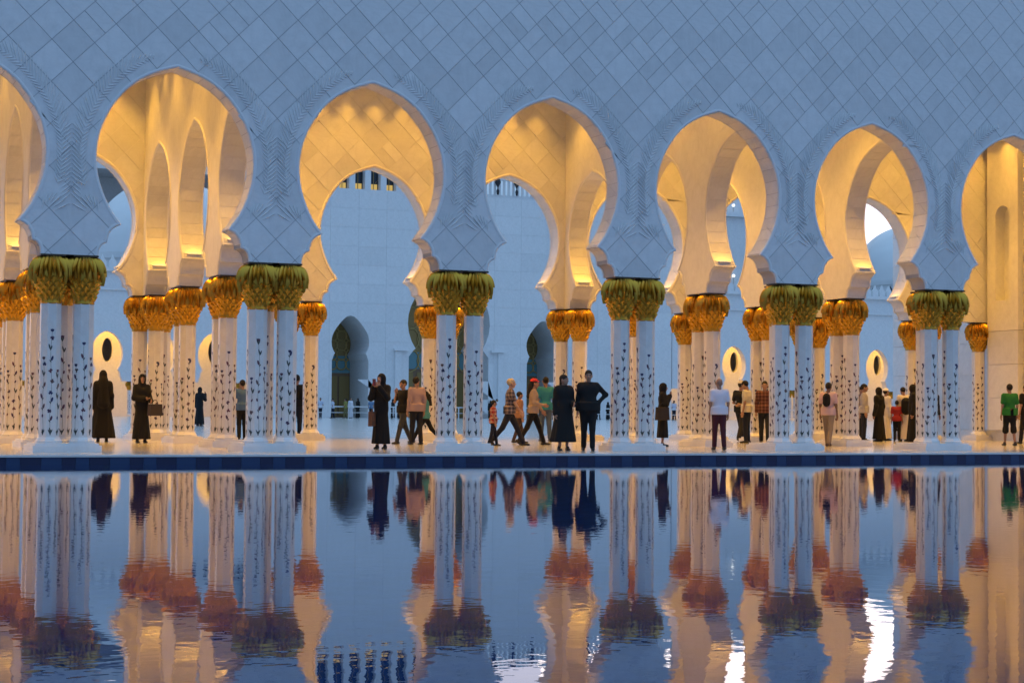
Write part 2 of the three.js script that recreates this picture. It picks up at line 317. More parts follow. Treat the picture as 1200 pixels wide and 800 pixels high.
part('arcade_end_wall', box(-13.4, -13.002, 0, 11.6, BACK + ZR, ZF), M.wall).userData = { label: 'plain marble wall closing the arcade opposite the end block', category: 'wall', kind: 'thing' };

// ------------------------------------------------------------------ columns
const capital = (() => {
  const prof = [[0.0, 2.93], [0.205, 2.93], [0.22, 2.955], [0.2, 2.98], [0.215, 3.05], [0.255, 3.17], [0.295, 3.29], [0.325, 3.4], [0.335, 3.5], [0.335, 3.62], [0.305, 3.74], [0.25, 3.82], [0.19, 3.86], [0, 3.865]];
  const core = new THREE.LatheGeometry(prof.map(([x, y]) => new THREE.Vector2(x, y)), 20);
  const S = []; const rAt = (y) => { for (let i = 1; i < prof.length; i++) if (prof[i][1] >= y && prof[i][1] > prof[i - 1][1]) { const t = (y - prof[i - 1][1]) / (prof[i][1] - prof[i - 1][1]); return prof[i - 1][0] + t * (prof[i][0] - prof[i - 1][0]); } return 0.3; };
  for (let row = 0; row < 5; row++) for (let k = 0; k < 12; k++) {
    const y = 3.05 + row * 0.09, a = (k + 0.5 * (row % 2)) / 12 * 6.2832, da = 6.2832 / 25.5, dy = 0.08;
    const P = (aa, yy, o) => [(rAt(yy) + o) * Math.cos(aa), yy, (rAt(yy) + o) * Math.sin(aa)];
    const b = P(a, y - dy, -0.004), t = P(a, y + dy, -0.004), l = P(a - da, y, -0.004), r = P(a + da, y, -0.004), c = P(a, y + 0.045, 0.048);
    S.push(...b, ...c, ...r, ...r, ...c, ...t, ...t, ...c, ...l, ...l, ...c, ...b);
  }
  const scales = new THREE.BufferGeometry(); scales.setAttribute('position', new THREE.Float32BufferAttribute(S, 3)); scales.computeVertexNormals();
  // one drooping palm leaf, pleated, with thickness
  const leaf = (tip, bulge, wide, yt) => {
    const N = 6, pos = [], idx = [];
    const rs = [[3.87, 0.235], [3.83, 0.315], [3.76, 0.37], [3.66, 0.405], [3.56, 0.42], [3.46, 0.418], [3.3, 0.385]];
    const rad = (y) => { for (let i = 1; i < rs.length; i++) if (y >= rs[i][0]) { const q = (y - rs[i][0]) / (rs[i - 1][0] - rs[i][0]); return rs[i][1] + q * (rs[i - 1][1] - rs[i][1]); } return 0.385; };
    for (let i = 0; i <= N; i++) {
      const t = i / N, y = 3.868 - (3.868 - tip) * (t * 0.55 + 0.45 * t * t), w = wide * (0.7 + 0.42 * Math.sin(Math.PI * Math.min(1, t * 1.1))) * (t > 0.62 ? Math.sqrt(Math.max(0, (1 - t) / 0.38)) : 1) + 0.002;
      for (const [k, d] of [[-1, -0.03], [-0.5, 0.0], [0, 0.022], [0.5, 0.0], [1, -0.03], [0, -0.06]]) pos.push(rad(y) + bulge + d - Math.abs(k) * 0.008, y, w * k);
    }
    for (let i = 0; i < N; i++) for (let k = 0; k < 6; k++) { const a = i * 6 + k, b = i * 6 + (k + 1) % 6; idx.push(a, a + 6, b, b, a + 6, b + 6); }
    let g = new THREE.BufferGeometry(); g.setAttribute('position', new THREE.Float32BufferAttribute(pos, 3)); g.setIndex(idx); return toCreasedNormals(g, 0.5);
  };
  return { core, scales, tiers: [leaf(3.31, -0.012, 0.05, 0), leaf(3.5, 0.014, 0.04, 0), leaf(3.4, 0.002, 0.046, 0), leaf(3.56, 0.016, 0.036, 0)] };
})();
const SW = 0.195;                                            // half width of the octagonal shaft
const shaftGeo = (() => {
  const c = 0.4142 * SW, o = [[SW, -c], [SW, c], [c, SW], [-c, SW], [-SW, c], [-SW, -c], [-c, -SW], [c, -SW]];
  const g = new THREE.ExtrudeGeometry(shapeOf(o), { depth: 2.66, bevelEnabled: true, bevelSize: 0.006, bevelThickness: 0.006, bevelSegments: 1, bevelOffset: -0.006 });
  g.rotateX(-Math.PI / 2); g.translate(0, 0.29, 0); return g;
})();
const footGeo = (() => { const p = [[0.0, 0.17], [0.265, 0.17], [0.27, 0.215], [0.245, 0.235], [0.235, 0.262], [0.215, 0.29], [0, 0.29]]; const g = new THREE.LatheGeometry(p.map(([x, y]) => new THREE.Vector2(x, y)), 8, Math.PI / 8); return toCreasedNormals(g, 0.5); })();
function vine(seed, height) {                                // inlaid flowering stem in flat coloured stone, face towards +z at z = 0
  const r = rng(seed), list = [];
  const flat = (pts, col, cx, cy, th = 0.002) => { const g = new THREE.ExtrudeGeometry(shapeOf(pts), { depth: th, bevelEnabled: false }); g.translate(cx, cy, 0); g.deleteAttribute('uv'); const n = g.attributes.position.count, a = new Float32Array(n * 3); for (let i = 0; i < n; i++) a.set(col, i * 3); g.setAttribute('color', new THREE.Float32BufferAttribute(a, 3)); list.push(g.index ? g.toNonIndexed() : g); };
  const petal = (len, w, ang) => { len *= 0.9; w *= 0.78; const o = []; for (let k = 0; k < 8; k++) { const t = k / 8 * 6.2832, x = w * Math.sin(t) * 0.5, y = len * (0.5 - 0.5 * Math.cos(t)); o.push([x * Math.cos(ang) - y * Math.sin(ang), x * Math.sin(ang) + y * Math.cos(ang)]); } return o.reverse(); };
  const leafC = () => { const k = 0.6 + 0.5 * r(); return [0.05 * k, 0.06 * k, 0.05 * k]; }, flowerC = () => [[0.05, 0.02, 0.06], [0.10, 0.03, 0.05], [0.03, 0.03, 0.09], [0.12, 0.06, 0.05]][Math.floor(r() * 4)];
  const xs = (y) => 0.014 * Math.sin(y * 5.2 + seed), W = SW * 0.4;
  for (let k = 0; k < 4; k++) flat(petal(0.09 + 0.09 * r(), 0.03, (k - 1.5) * 0.3), leafC(), (k - 1.5) * 0.008, 0.33);
  let y = 0.4; while (y < height) { const n = Math.min(height, y + 0.1); flat([[xs(y) - 0.004, 0], [xs(y) + 0.004, 0], [xs(n) + 0.004, n - y], [xs(n) - 0.004, n - y]], [0.22, 0.2, 0.16], 0, y, 0.0015); y = n; }
  y = 0.56 + 0.12 * r(); let i = Math.floor(r() * 4); while (y < height - 0.08) {
    const x = Math.max(-W, Math.min(W, xs(y) + (i % 2 ? 1 : -1) * 0.012)), kind = Math.floor(r() * 4);
    if (kind === 0) { const c = flowerC(); for (let k = 0; k < 6; k++) flat(petal(0.05, 0.04, k * 1.047 + r()), c, x, y); }
    else if (kind === 1) { const c = flowerC(), a = (i % 2 ? -1 : 1) * 0.3; flat(petal(0.12, 0.06, a), c, x, y); flat(petal(0.07, 0.03, -a * 2), leafC(), x, y - 0.03); }
    else if (kind === 2) { const a = 0.25; flat(petal(0.13, 0.042, a), leafC(), x, y); flat(petal(0.12, 0.04, -a * 1.4), leafC(), x, y - 0.02); }
    else { flat(petal(0.08, 0.05, r() - 0.5), flowerC(), x, y); }
    y += 0.17 + 0.06 * r(); i++;
  }
  const c = flowerC(); for (let k = 0; k < 3; k++) flat(petal(0.07, 0.045, (k - 1) * 0.5), c, xs(height), height - 0.03);
  return mergeGeometries(list);
}
const vines = [vine(1, 2.4), vine(2, 1.72), vine(3, 2.08), vine(4, 1.6), vine(5, 2.3), vine(6, 1.85), vine(7, 2.15), vine(8, 1.5)];
function makeColumn() {
  const g = new THREE.Group(); g.name = 'marble_column';
  part('base', footGeo, M.plinth, g);
  const sh = part('shaft', shaftGeo, M.shaft, g);
  for (let k = 0; k < 8; k++) { const v = part('flower_inlay', vines[[0, 3, 2, 7, 4, 1, 6, 5][k]], M.inlay, sh); const a = k * Math.PI / 4; v.rotation.y = a; v.position.set(Math.sin(a) * (SW - 0.0002), 0, Math.cos(a) * (SW - 0.0002)); }
  const cp = part('capital', capital.core, M.gold, g);
  part('scales', capital.scales, M.gold, cp);
  for (let k = 0; k < 28; k++) { const l = part('palm_leaf', capital.tiers[k % 4], M.gold, cp); l.rotation.y = k / 28 * 6.2832; }
  part('abacus', box(-0.245, 0.245, 3.872, 3.906, -0.245, 0.245), M.abacus, g);
  return g;
}
const protoColumn = makeColumn(); let first = true;
function column(x, z, turn, label, group, s = 1) {
  const c = first ? protoColumn : protoColumn.clone(); first = false;
  c.name = numbered('marble_column'); c.position.set(x, 0, z); c.rotation.y = turn * Math.PI / 4 * 2; c.scale.setScalar(s); scene.add(c); tag(c, label, 'column', group, 'thing'); return c;
}
const PS = 0.32;                                             // half spacing within a pair
function plinth(x, z, hx, hz, label, group, s = 1) {
  const g = mergeGeometries([box(-hx, hx, 0, 0.125, -hz, hz), box(-hx + 0.05, hx - 0.05, 0.125, 0.1695, -hz + 0.05, hz - 0.05)]);
  const m = part('column_plinth', g, M.plinth); m.position.set(x, 0, z); m.scale.setScalar(s); tag(m, label, 'plinth', group, 'thing');
}
let tcount = 0;
const FRONT = { 0: 'beside the veiled person seen from behind', 1: 'hiding the blue-shirted person', 2: 'between the pink shirt and the striped child', 3: 'beside the person with hand on hip', 4: 'beside the red-brown checked shirt', 5: 'beside the standing long-veiled person' };
for (let n = -1; n <= 7; n++) {
  const four = CROSS.includes(n), kind = four ? 'trio' : 'pair';
  for (const [z0, row] of [[0, 'front'], [BACK, 'rear']]) {
    const dzr = z0 === 0 ? -2 * PS : 2 * PS;
    const where = row === 'front' ? (FRONT[n] ? FRONT[n] : 'at the pool') : (four ? `at the cross wall behind ${BY[n]}` : 'between rear arches of a wide bay');
    for (const [dx, dz] of four ? [[-PS, 0], [PS, 0], [0, dzr]] : [[-PS, 0], [PS, 0]]) {
      const back = dz !== 0;
      column(n * B + dx, z0 + dz, tcount++ % 4, `${back ? 'inner' : 'outer'} ${row}-row column ${where}`, back ? undefined : `${row} ${kind} ${where}`);
    }
    plinth(n * B, z0 + (four ? dzr / 2 : 0), 0.67, four ? 0.67 : 0.36, `stepped ${row}-row plinth ${where}`, row === 'front' && FRONT[n] || four ? undefined : `${row} ${kind} plinths`);
  }
  if (four) for (const k of [1, 2]) {
    const w = `${k === 1 ? 'nearer the pool' : 'nearer the courtyard'} under the cross wall behind ${BY[n]}`;
    for (const dz of [-PS, PS]) column(n * B, -k * ZB + dz, tcount++ % 4, `column ${w}`, `columns ${w}`);
    plinth(n * B, -k * ZB, 0.4, 0.7, `white plinth ${w}`, undefined);
  }
}
column(31.74, BACK, 0, 'single white inlaid column with gold capital against the end block', undefined);
plinth(31.74, BACK, 0.4, 0.4, 'small stepped plinth under the single column at the end block', undefined);

// ------------------------------------------------------------------ lamps of the arcade
const dlBody = new THREE.CylinderGeometry(0.075, 0.075, 0.12, 12, 1, true), dlRing = new THREE.TorusGeometry(0.075, 0.012, 6, 14), dlLens = new THREE.CylinderGeometry(0.06, 0.06, 0.012, 12);
dlRing.rotateX(Math.PI / 2);
function downlight(x, z, tx, ty, tz, power, angle, label, group) {
  const t = thing('ceiling_downlight', label, 'downlight', [x, TOP, z], 0, group);
  part('housing', dlBody, M.lampBody, t).position.y = -0.06; part('trim_ring', dlRing, M.lampBody, t).position.y = -0.12; part('lens', dlLens, glowMat, t).position.y = -0.1;
  const s = new THREE.SpotLight(WARM, power, 0, angle, 0.75, 2); s.position.set(0, -0.14, 0); s.target.position.set(tx - x, ty - TOP, tz - z); s.castShadow = true; s.shadow.radius = 2.5; t.add(s, s.target);
}
const zw = BACK + ZF;
for (let k = -14; k < 38; k++) {
  const x = 0.42 + 0.84 * k; if (CROSS.some((n) => Math.abs(x - n * B) < 0.6) || x > END - 0.4) continue;
  downlight(x, zw + 0.36, x, 6, zw + 0.02, 5.5, 0.6, 'small recessed ceiling downlight grazing the rear arcade wall', 'downlights along the rear wall');
  if (k % 2) downlight(x, zw + 1.5, x, 6.2, zw - 0.1, 11.5, 0.75, 'recessed ceiling downlight washing the rear arcade wall', 'wash lamps along the rear wall');
}
for (const n of CROSS) for (const s of [-1, 1]) for (let k = 0; k < 8; k++) {
  const z = -1.3 - k * 1.4; downlight(n * B + s * 0.66, z, n * B + s * 0.32, 6, z, 4.6, 0.6, 'small recessed ceiling downlight grazing a cross wall', 'downlights along the cross walls');
  if (k % 2) downlight(n * B + s * 1.7, z, n * B, 6.2, z, 12, 0.75, 'recessed ceiling downlight washing a cross wall', 'wash lamps along the cross walls');
}
for (let k = 0; k < 6; k++) { const z = -1.5 - k * 1.8; downlight(END - 0.6, z, END - 0.1, 6, z, 6, 0.6, 'small recessed ceiling downlight grazing the end block', 'downlights along the end block'); downlight(END - 1.8, z, END, 5.5, z, 16, 0.75, 'recessed ceiling downlight washing the end block', 'wash lamps along the end block'); }
for (const n of [-2, -1, 0.5, 1.9, 3.1, 4.5, 5.9, 7]) for (const z of [-2.4, -6.3, -10.2]) downlight(n * B, z, n * B, 0, z, 105, 0.8, 'recessed ceiling downlight over the open arcade walk', 'downlights over the walk');
// lamps lying on the ledge at the foot of each arch, shining up the soffit
const upBody = new THREE.BoxGeometry(0.07, 0.03, 0.36), upLens = new THREE.BoxGeometry(0.055, 0.006, 0.34);
function uplight(x, y, z, turn, side, power) {
  const t = thing('soffit_uplight', 'slim lamp on an arch ledge shining up the soffit', 'lamp', [x, y, z], turn, 'soffit lamps on the arch ledges');
  part('housing', upBody, M.ceiling, t); part('lens', upLens, glowMat, t).position.y = 0.0182;
  const a = new THREE.RectAreaLight(WARM, power, 0.07, 0.36); a.position.set(0, 0.026, 0); a.rotation.x = Math.PI / 2; t.add(a);
}
for (const n of CROSS) for (const k of [0, 1, 2]) for (const s of [-1, 1]) uplight(n * B, 4.67, -((k + 0.5) * ZB + s * 1.14), Math.PI / 2, s, 36);
for (const c of centres(-1, 7)) for (const s of [-1, 1]) uplight(c + s * 1.14, 4.67, BACK - 0.1, 0, s, 20);

// ------------------------------------------------------------------ the far side of the courtyard
const farWall = [0.97, 1, 1.02].map((k) => std({ color: lum([0.76, 0.765, 0.765], k), map: marbleMap, roughness: 0.6 }));
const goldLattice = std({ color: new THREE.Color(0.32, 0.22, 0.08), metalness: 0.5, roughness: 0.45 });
const teal = std({ color: new THREE.Color(0.16, 0.33, 0.36), roughness: 0.2 });
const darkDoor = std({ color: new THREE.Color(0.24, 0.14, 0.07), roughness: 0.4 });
const doorPath = (cx, hw, waist, apex) => { const o = []; const jw = hw * 0.97; o.push([cx - jw, 0]); o.push([cx - jw, waist - 0.6], [cx - jw * 0.88, waist]); const N = 22; const cy = waist + hw * 0.62; for (let k = 0; k <= N; k++) { const t = Math.PI * (1.2 - 1.4 * k / N); const x = hw * Math.cos(t), yy = Math.sin(t) * hw; const keel = Math.max(0, Math.sin(t)) ** 6 * (apex - cy - hw); o.push([cx + x, cy + yy + keel]); } o.push([cx + jw * 0.88, waist], [cx + jw, waist - 0.6], [cx + jw, 0]); return o; };
{
  const hall = thing('prayer_hall', 'tall pale marble hall across the courtyard with three keyhole doorways', 'building', [0, 0, FARZ]);
  const doors = [[43.33, 1.78, 5.7, 9.2], [52.85, 4.05, 6.2, 13.4], [62.4, 1.78, 5.7, 9.2]];
  const o = [[36, 0]]; for (const d of doors) o.push(...doorPath(...d)); o.push([76, 0], [76, 20.65], [36, 20.65]);
  part('wall', slab(o, -5.5, 0), farWall[1], hall);
  part('backing_wall', box(36, 76, 0, 20.6, -9, -7), farWall[1], hall);
  for (const [cx, hw, waist, apex] of doors) {
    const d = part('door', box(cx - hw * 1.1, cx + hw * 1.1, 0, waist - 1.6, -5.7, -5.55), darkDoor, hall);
    part('glass_band', box(cx - hw * 1.1, cx + hw * 1.1, waist - 1.6, waist, -5.7, -5.56), teal, hall);
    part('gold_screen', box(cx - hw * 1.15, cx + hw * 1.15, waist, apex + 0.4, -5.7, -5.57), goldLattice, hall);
    const lat = []; const R = hw * 0.5; for (let i = -2; i <= 2; i++) for (let j = 0; j < 5; j++) { const t = new THREE.TorusGeometry(R * 0.55, 0.07, 5, 14); t.translate(cx + i * R, waist - 0.8 + j * R, -5.5); lat.push(t); }
    part('lattice', merge(lat), std({ color: new THREE.Color(0.5, 0.36, 0.14), metalness: 0.6, roughness: 0.4 }), hall);
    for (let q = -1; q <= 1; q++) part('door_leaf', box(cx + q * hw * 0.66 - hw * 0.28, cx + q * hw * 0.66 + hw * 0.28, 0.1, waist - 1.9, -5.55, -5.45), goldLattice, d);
  }
  { const r = rng(21), mats = [0.965, 0.99, 1, 1.01, 1.03].map((k) => std({ color: lum([0.76, 0.765, 0.765], k), map: marbleMap, roughness: 0.55 }));
    for (let j = 0; j < 12; j++) for (let i = 0; i < 15; i++) {
      const x0 = 36 + i * 2.667 + 0.005, x1 = 36 + (i + 1) * 2.667 - 0.005, y0 = j * 1.72 + 0.005, y1 = Math.min(20.6, (j + 1) * 1.72 - 0.005);
      const q = clean(clip(o, [[x0, y0], [x1, y0], [x1, y1], [x0, y1]])); if (q.length < 3 || Math.abs(area(q)) < 0.05) continue;
      part('facing_panel', slab(q, -0.01, 0.04 + 0.012 * r()), mats[Math.floor(r() * 5)], hall);
    } }
  part('portal_ledge', box(47.4, 48.75, 6.1, 6.3, 0.002, 0.45), farWall[2], hall); part('portal_ledge', box(56.95, 58.3, 6.1, 6.3, 0.002, 0.45), farWall[2], hall);
  for (const x of [47.86, 58, 36.3, 70.9]) part('pilaster', box(x - 0.3, x + 0.3, 0, x < 47 || x > 60 ? 20.4 : 6.08, 0.002, 0.25), farWall[2], hall);
  // attic gallery with lit windows
  const litPane = new THREE.MeshStandardMaterial({ color: 0x332200, emissive: new THREE.Color(0.75, 0.52, 0.16), emissiveIntensity: 0.75 });
  const holes = []; for (let k = 0; k < 8; k++) { const x = 40.75 + k * 1.5; holes.push([[x, 20.75], [x, 24.4], [x + 0.95, 24.4], [x + 0.95, 20.75]]); }
  part('attic', slab([[36, 20.65], [54, 20.65], [54, 25.2], [36, 25.2]], -3, -0.4, holes), farWall[1], hall);
  for (let k = 0; k < 8; k++) { const x = 40.75 + k * 1.5; const w = part('window', box(x - 0.02, x + 0.97, 20.8, 24.45, -1.3, -1.2), M.glass, hall); part('lit_pane', box(x + 0.1, x + 0.85, 20.85, 21.35, -1.195, -1.17), litPane, w); part('window_bar', box(x + 0.44, x + 0.5, 20.8, 24.4, -1.165, -1.1), goldLattice, w); }
  // openwork parapet with dark finials
  part('parapet_rail', box(54.1, 76, 22.35, 22.6, -0.9, -0.5), farWall[0], hall); part('parapet_foot', box(54.1, 76, 20.66, 20.95, -0.9, -0.5), farWall[0], hall);
  const bal = box(-0.1, 0.1, 20.95, 22.35, -0.8, -0.6);
  for (let k = 0; k < 46; k++) { const m = part('baluster', bal, farWall[0], hall); m.position.x = 54.3 + k * 0.47; }
  const fin = new THREE.LatheGeometry([[0, 0], [0.1, 0], [0.16, 0.35], [0.05, 0.6], [0.08, 0.75], [0.3, 1.15], [0.22, 1.45], [0, 1.55]].map(([x, y]) => new THREE.Vector2(x, y)), 8);
  for (let k = 0; k < 9; k++) { const m = part('finial', fin, std({ color: new THREE.Color(0.02, 0.02, 0.025), roughness: 0.6 }), hall); m.position.set(55.8 + k * 1.93, 20.95, -0.3); }
  const dm = thing('hall_dome', 'broad blue-grey dome rising behind the openwork parapet', 'dome', [66, 20, FARZ - 14]);
  part('shell', new THREE.SphereGeometry(10.5, 32, 16, 0, Math.PI * 2, 0, Math.PI / 2).scale(1, 0.4, 1), farWall[0], dm);
  part('roof', box(36, 76, 20.0, 20.64, -30, -5.6), farWall[0], hall);
}
// low wings: an arcade of keel arches on paired columns, warmly lit inside
const farMap = ([x, y]) => [x * 0.83, y < 4.56 ? 2.98 + (y - 3.91) * 1.57 : 4.0 + (y - 4.56) * 1.009];
const farPitch = 4.6;
const slotPath = (() => { const o = []; for (let k = 0; k < 20; k++) { const t = k / 20 * 6.2832; o.push([0.46 * Math.cos(t), 5.8 + 1.05 * Math.sin(t)]); } return o; })();
function wing(x0, x1, cs, where, drumX, R) {
  const w = thing('courtyard_wing', `low pale wing with warmly lit arches ${where}`, 'building', [0, 0, FARZ]);
  const o = comb(x0, x1, 12.4, cs, farMap, 2.98); part('wall', slab(o, -0.8, 0), farWall[1], w);
  part('string_course', box(x0, x1, 10.8, 10.98, 0.002, 0.2), farWall[2], w);
  part('cornice', box(x0, x1, 12.402, 12.7, -0.6, 0.35), farWall[2], w);
  part('rear_wall', slab([[x0, 0], [x1, 0], [x1, 10], [x0, 10]], -5, -4.6, cs.map((c) => slotPath.map(([x, y]) => [x + c + 4.6 * (c + 5.6) / 154, y]))), farWall[2], w);
  part('back_room_wall', box(x0, x1, 0, 10, -9, -8.5), farWall[1], w);
  part('roof', box(x0, x1, 10.02, 10.4, -9.2, -0.802), farWall[0], w);
  const cren = [[-0.3, 0], [0.3, 0], [0.3, 0.55], [0.12, 0.8], [0, 1.15], [-0.12, 0.8], [-0.3, 0.55]];
  const cg = slab(cren, -0.15, 0.15);
  const n = Math.min(44, Math.floor((x1 - x0) / 0.85)); for (let k = 0; k < n; k++) { const m = part('merlon', cg, farWall[2], w); m.position.set(x0 + 0.5 + k * 0.85, 12.7, -0.1); }
  for (const c of cs) { for (const s of [-0.3, 0.3]) { column(c + farPitch / 2 + s, FARZ - 0.4, 0, `small gold-topped column of the lit arches ${where}`, `columns ${where}`, 0.762); } }
  for (const c of cs) {
    const t = thing('arcade_strip_lamp', `warm strip lamp inside the lit arches ${where}`, 'lamp', [c, 9.95, FARZ - 2.6], 0, `strip lamps ${where}`);
    part('housing', box(-0.9, 0.9, -0.04, 0.06, -0.2, 0.2), M.lampBody, t); part('diffuser', box(-0.85, 0.85, -0.06, -0.0405, -0.16, 0.16), glowMat, t);
    const a = new THREE.RectAreaLight(WARM, 150, 1.7, 0.32); a.position.set(0, -0.07, 0); a.rotation.x = -Math.PI / 2; t.add(a);
  }
}
wing(-10, 35.9, [7.8, 12.4, 17, 21.6, 26.2, 30.8], 'west of the tall hall', 27, 7);
wing(76.1, 135, [78.5, 83.0, 87.6, 92.2, 95.2 + 0, 99.8, 104.4, 109, 113.6].filter((v, i) => i !== 4), 'east of the tall hall', 104.4, 6);
function dome(x, y, z, R, label) {
  const d = thing('ribbed_dome', label, 'dome', [x, y, z]);
  part('shell', new THREE.SphereGeometry(R, 40, 18, 0, Math.PI * 2, 0, Math.PI / 2), farWall[1], d);
  part('cornice', new THREE.CylinderGeometry(R + 0.45, R + 0.3, 0.5, 40), farWall[2], d).position.y = -0.25;
  part('drum', new THREE.CylinderGeometry(R, R, 3.4, 40), farWall[1], d).position.y = -2.2;
  const sh = [[-0.22, -1.75], [0.22, -1.75], [0.22, -0.95], [0, -0.65], [-0.22, -0.95]], g = slab(sh, R - 0.15, R + 0.03);
  for (let k = 0; k < 40; k++) { const m = part('drum_window', g, M.glass, d); m.rotation.y = k / 40 * 6.2832; }
}
dome(28.5, 14.4, FARZ - 8.5, 7.3, 'white dome on a windowed drum over the west wing');
dome(109.8, 14.9, FARZ - 8.5, 6.3, 'pale dome on a windowed drum standing clear against the bright sky');
{
  const t = thing('gate_tower', 'tall tower block with a deep shaded recess behind the white dome', 'building', [0, 0, FARZ - 18]);
  part('left_tower', box(10, 22.9, 0, 26, -16, 0), farWall[2], t); part('right_tower', box(35.5, 42, 0, 26, -16, 0), farWall[1], t);
  part('lintel', box(22.91, 35.49, 23.6, 26, -16, -0.2), farWall[1], t); part('recess_wall', box(22.91, 35.49, 0, 23.59, -16, -7), farWall[0], t);
  const k = thing('corner_tower', 'grey-blue tower block with a lamp-lit terrace beside the bright sky', 'building', [0, 0, FARZ - 9.3]);
  part('wall', box(77, 103.6, 0, 21.2, -14, 0), farWall[0], k); part('cornice', box(76.8, 103.6, 21.22, 21.7, -14, 0.5), farWall[2], k);
  part('upper_storey', box(77.5, 103.6, 21.72, 23.6, -14, -1), farWall[1], k);
  const globe = new THREE.SphereGeometry(0.16, 12, 8), post = new THREE.CylinderGeometry(0.05, 0.06, 0.8, 8);
  const bulb = new THREE.MeshStandardMaterial({ color: 0xffffff, emissive: new THREE.Color(1, 0.97, 0.88), emissiveIntensity: 1.6 });
  for (const [x, y] of [[87.2, 22.4], [88.0, 22.4], [87.9, 23.35], [88.05, 15.0]]) {
    const l = thing('terrace_lamp', y > 20 ? 'small white globe lamp on the tower terrace' : 'small white globe lamp on the tower wall above the parapet', 'lamp', [x, y, FARZ - 9.3 + 0.35], 0, y > 20 ? 'terrace globe lamps' : undefined);
    part('bracket', post, M.lampBody, l).position.y = -0.45; part('globe', globe, bulb, l);
    const p = new THREE.PointLight(new THREE.Color(1, 0.95, 0.85), 0.15, 0, 2); p.castShadow = true; p.shadow.radius = 7; l.add(p);
  }
}
// barrier rail in front of the hall
{
  const r = thing('barrier_rail', 'low white barrier rail across the courtyard before the hall', 'railing', [0, 0, FARZ + 10]);
  part('rail', box(34, 92, 0.93, 1.02, -0.04, 0.04), farWall[2], r); part('lower_rail', box(34, 92, 0.45, 0.5, -0.03, 0.03), farWall[2], r);
  const g = box(-0.04, 0.04, 0, 0.93, -0.03, 0.03); for (let k = 0; k < 30; k++) part('post', g, farWall[2], r).position.x = 34.1 + k * 1.99;
}

// ------------------------------------------------------------------ people
function nets(sdf, lo, hi, cell) {                           // naive surface nets
  const nx = Math.ceil((hi[0] - lo[0]) / cell) + 1, ny = Math.ceil((hi[1] - lo[1]) / cell) + 1, nz = Math.ceil((hi[2] - lo[2]) / cell) + 1;
  const f = new Float32Array(nx * ny * nz), id = (i, j, k) => (k * ny + j) * nx + i;
  for (let k = 0; k < nz; k++) for (let j = 0; j < ny; j++) for (let i = 0; i < nx; i++) f[id(i, j, k)] = sdf(lo[0] + i * cell, lo[1] + j * cell, lo[2] + k * cell);
  const vid = new Int32Array(nx * ny * nz).fill(-1), pos = [], idx = [];
  for (let k = 0; k < nz - 1; k++) for (let j = 0; j < ny - 1; j++) for (let i = 0; i < nx - 1; i++) {
    let m = 0, n = 0, sx = 0, sy = 0, sz = 0; const v = [];
    for (let c = 0; c < 8; c++) { const q = f[id(i + (c & 1), j + ((c >> 1) & 1), k + (c >> 2))]; v.push(q); if (q < 0) m |= 1 << c; }
    if (m === 0 || m === 255) continue;
    for (let a = 0; a < 8; a++) for (const b of [1, 2, 4]) { if (a & b) continue; const c = a | b; if ((v[a] < 0) === (v[c] < 0)) continue; const t = v[a] / (v[a] - v[c]); sx += (a & 1) + (b === 1 ? t : 0); sy += ((a >> 1) & 1) + (b === 2 ? t : 0); sz += (a >> 2) + (b === 4 ? t : 0); n++; }
    vid[id(i, j, k)] = pos.length / 3; pos.push(lo[0] + (i + sx / n) * cell, lo[1] + (j + sy / n) * cell, lo[2] + (k + sz / n) * cell);
  }
  const quad = (a, b, c, d, flip) => { if (a < 0 || b < 0 || c < 0 || d < 0) return; if (flip) idx.push(a, c, b, a, d, c); else idx.push(a, b, c, a, c, d); };
  for (let k = 1; k < nz - 1; k++) for (let j = 1; j < ny - 1; j++) for (let i = 1; i < nx - 1; i++) {
    const s = f[id(i, j, k)] < 0;
    if (s !== f[id(i + 1, j, k)] < 0) quad(vid[id(i, j - 1, k - 1)], vid[id(i, j, k - 1)], vid[id(i, j, k)], vid[id(i, j - 1, k)], !s);
    if (s !== f[id(i, j + 1, k)] < 0) quad(vid[id(i - 1, j, k - 1)], vid[id(i - 1, j, k)], vid[id(i, j, k)], vid[id(i, j, k - 1)], !s);
    if (s !== f[id(i, j, k + 1)] < 0) quad(vid[id(i - 1, j - 1, k)], vid[id(i, j - 1, k)], vid[id(i, j, k)], vid[id(i - 1, j, k)], !s);
  }
  const g = new THREE.BufferGeometry(); g.setAttribute('position', new THREE.Float32BufferAttribute(pos, 3)); g.setIndex(idx); g.computeVertexNormals(); return g;
}
function cone(a, b, ra, rb, sq = 1) {                        // tapered capsule; sq squeezes it front to back
  const dx = b[0] - a[0], dy = b[1] - a[1], dz = b[2] - a[2], L = dx * dx + dy * dy + dz * dz || 1e-6;
  return (x, y, z) => { const px = x - a[0], py = y - a[1], pz = z - a[2]; let t = (px * dx + py * dy + pz * dz) / L; t = t < 0 ? 0 : t > 1 ? 1 : t; const ex = px - t * dx, ey = py - t * dy, ez = (pz - t * dz) / sq; return Math.sqrt(ex * ex + ey * ey + ez * ez) - (ra + t * (rb - ra)); };
}
const blob = (c, r) => (x, y, z) => { const a = (x - c[0]) / r[0], b = (y - c[1]) / r[1], d = (z - c[2]) / r[2]; const q = Math.sqrt(a * a + b * b + d * d); return (q - 1) * Math.min(r[0], r[1], r[2]); };
const smin = (a, b, k) => { const h = Math.max(0, k - Math.abs(a - b)) / k; return Math.min(a, b) - h * h * k * 0.25; };
const join = (list, k) => (x, y, z) => { let d = list[0](x, y, z); for (let i = 1; i < list.length; i++) d = smin(d, list[i](x, y, z), k); return d; };
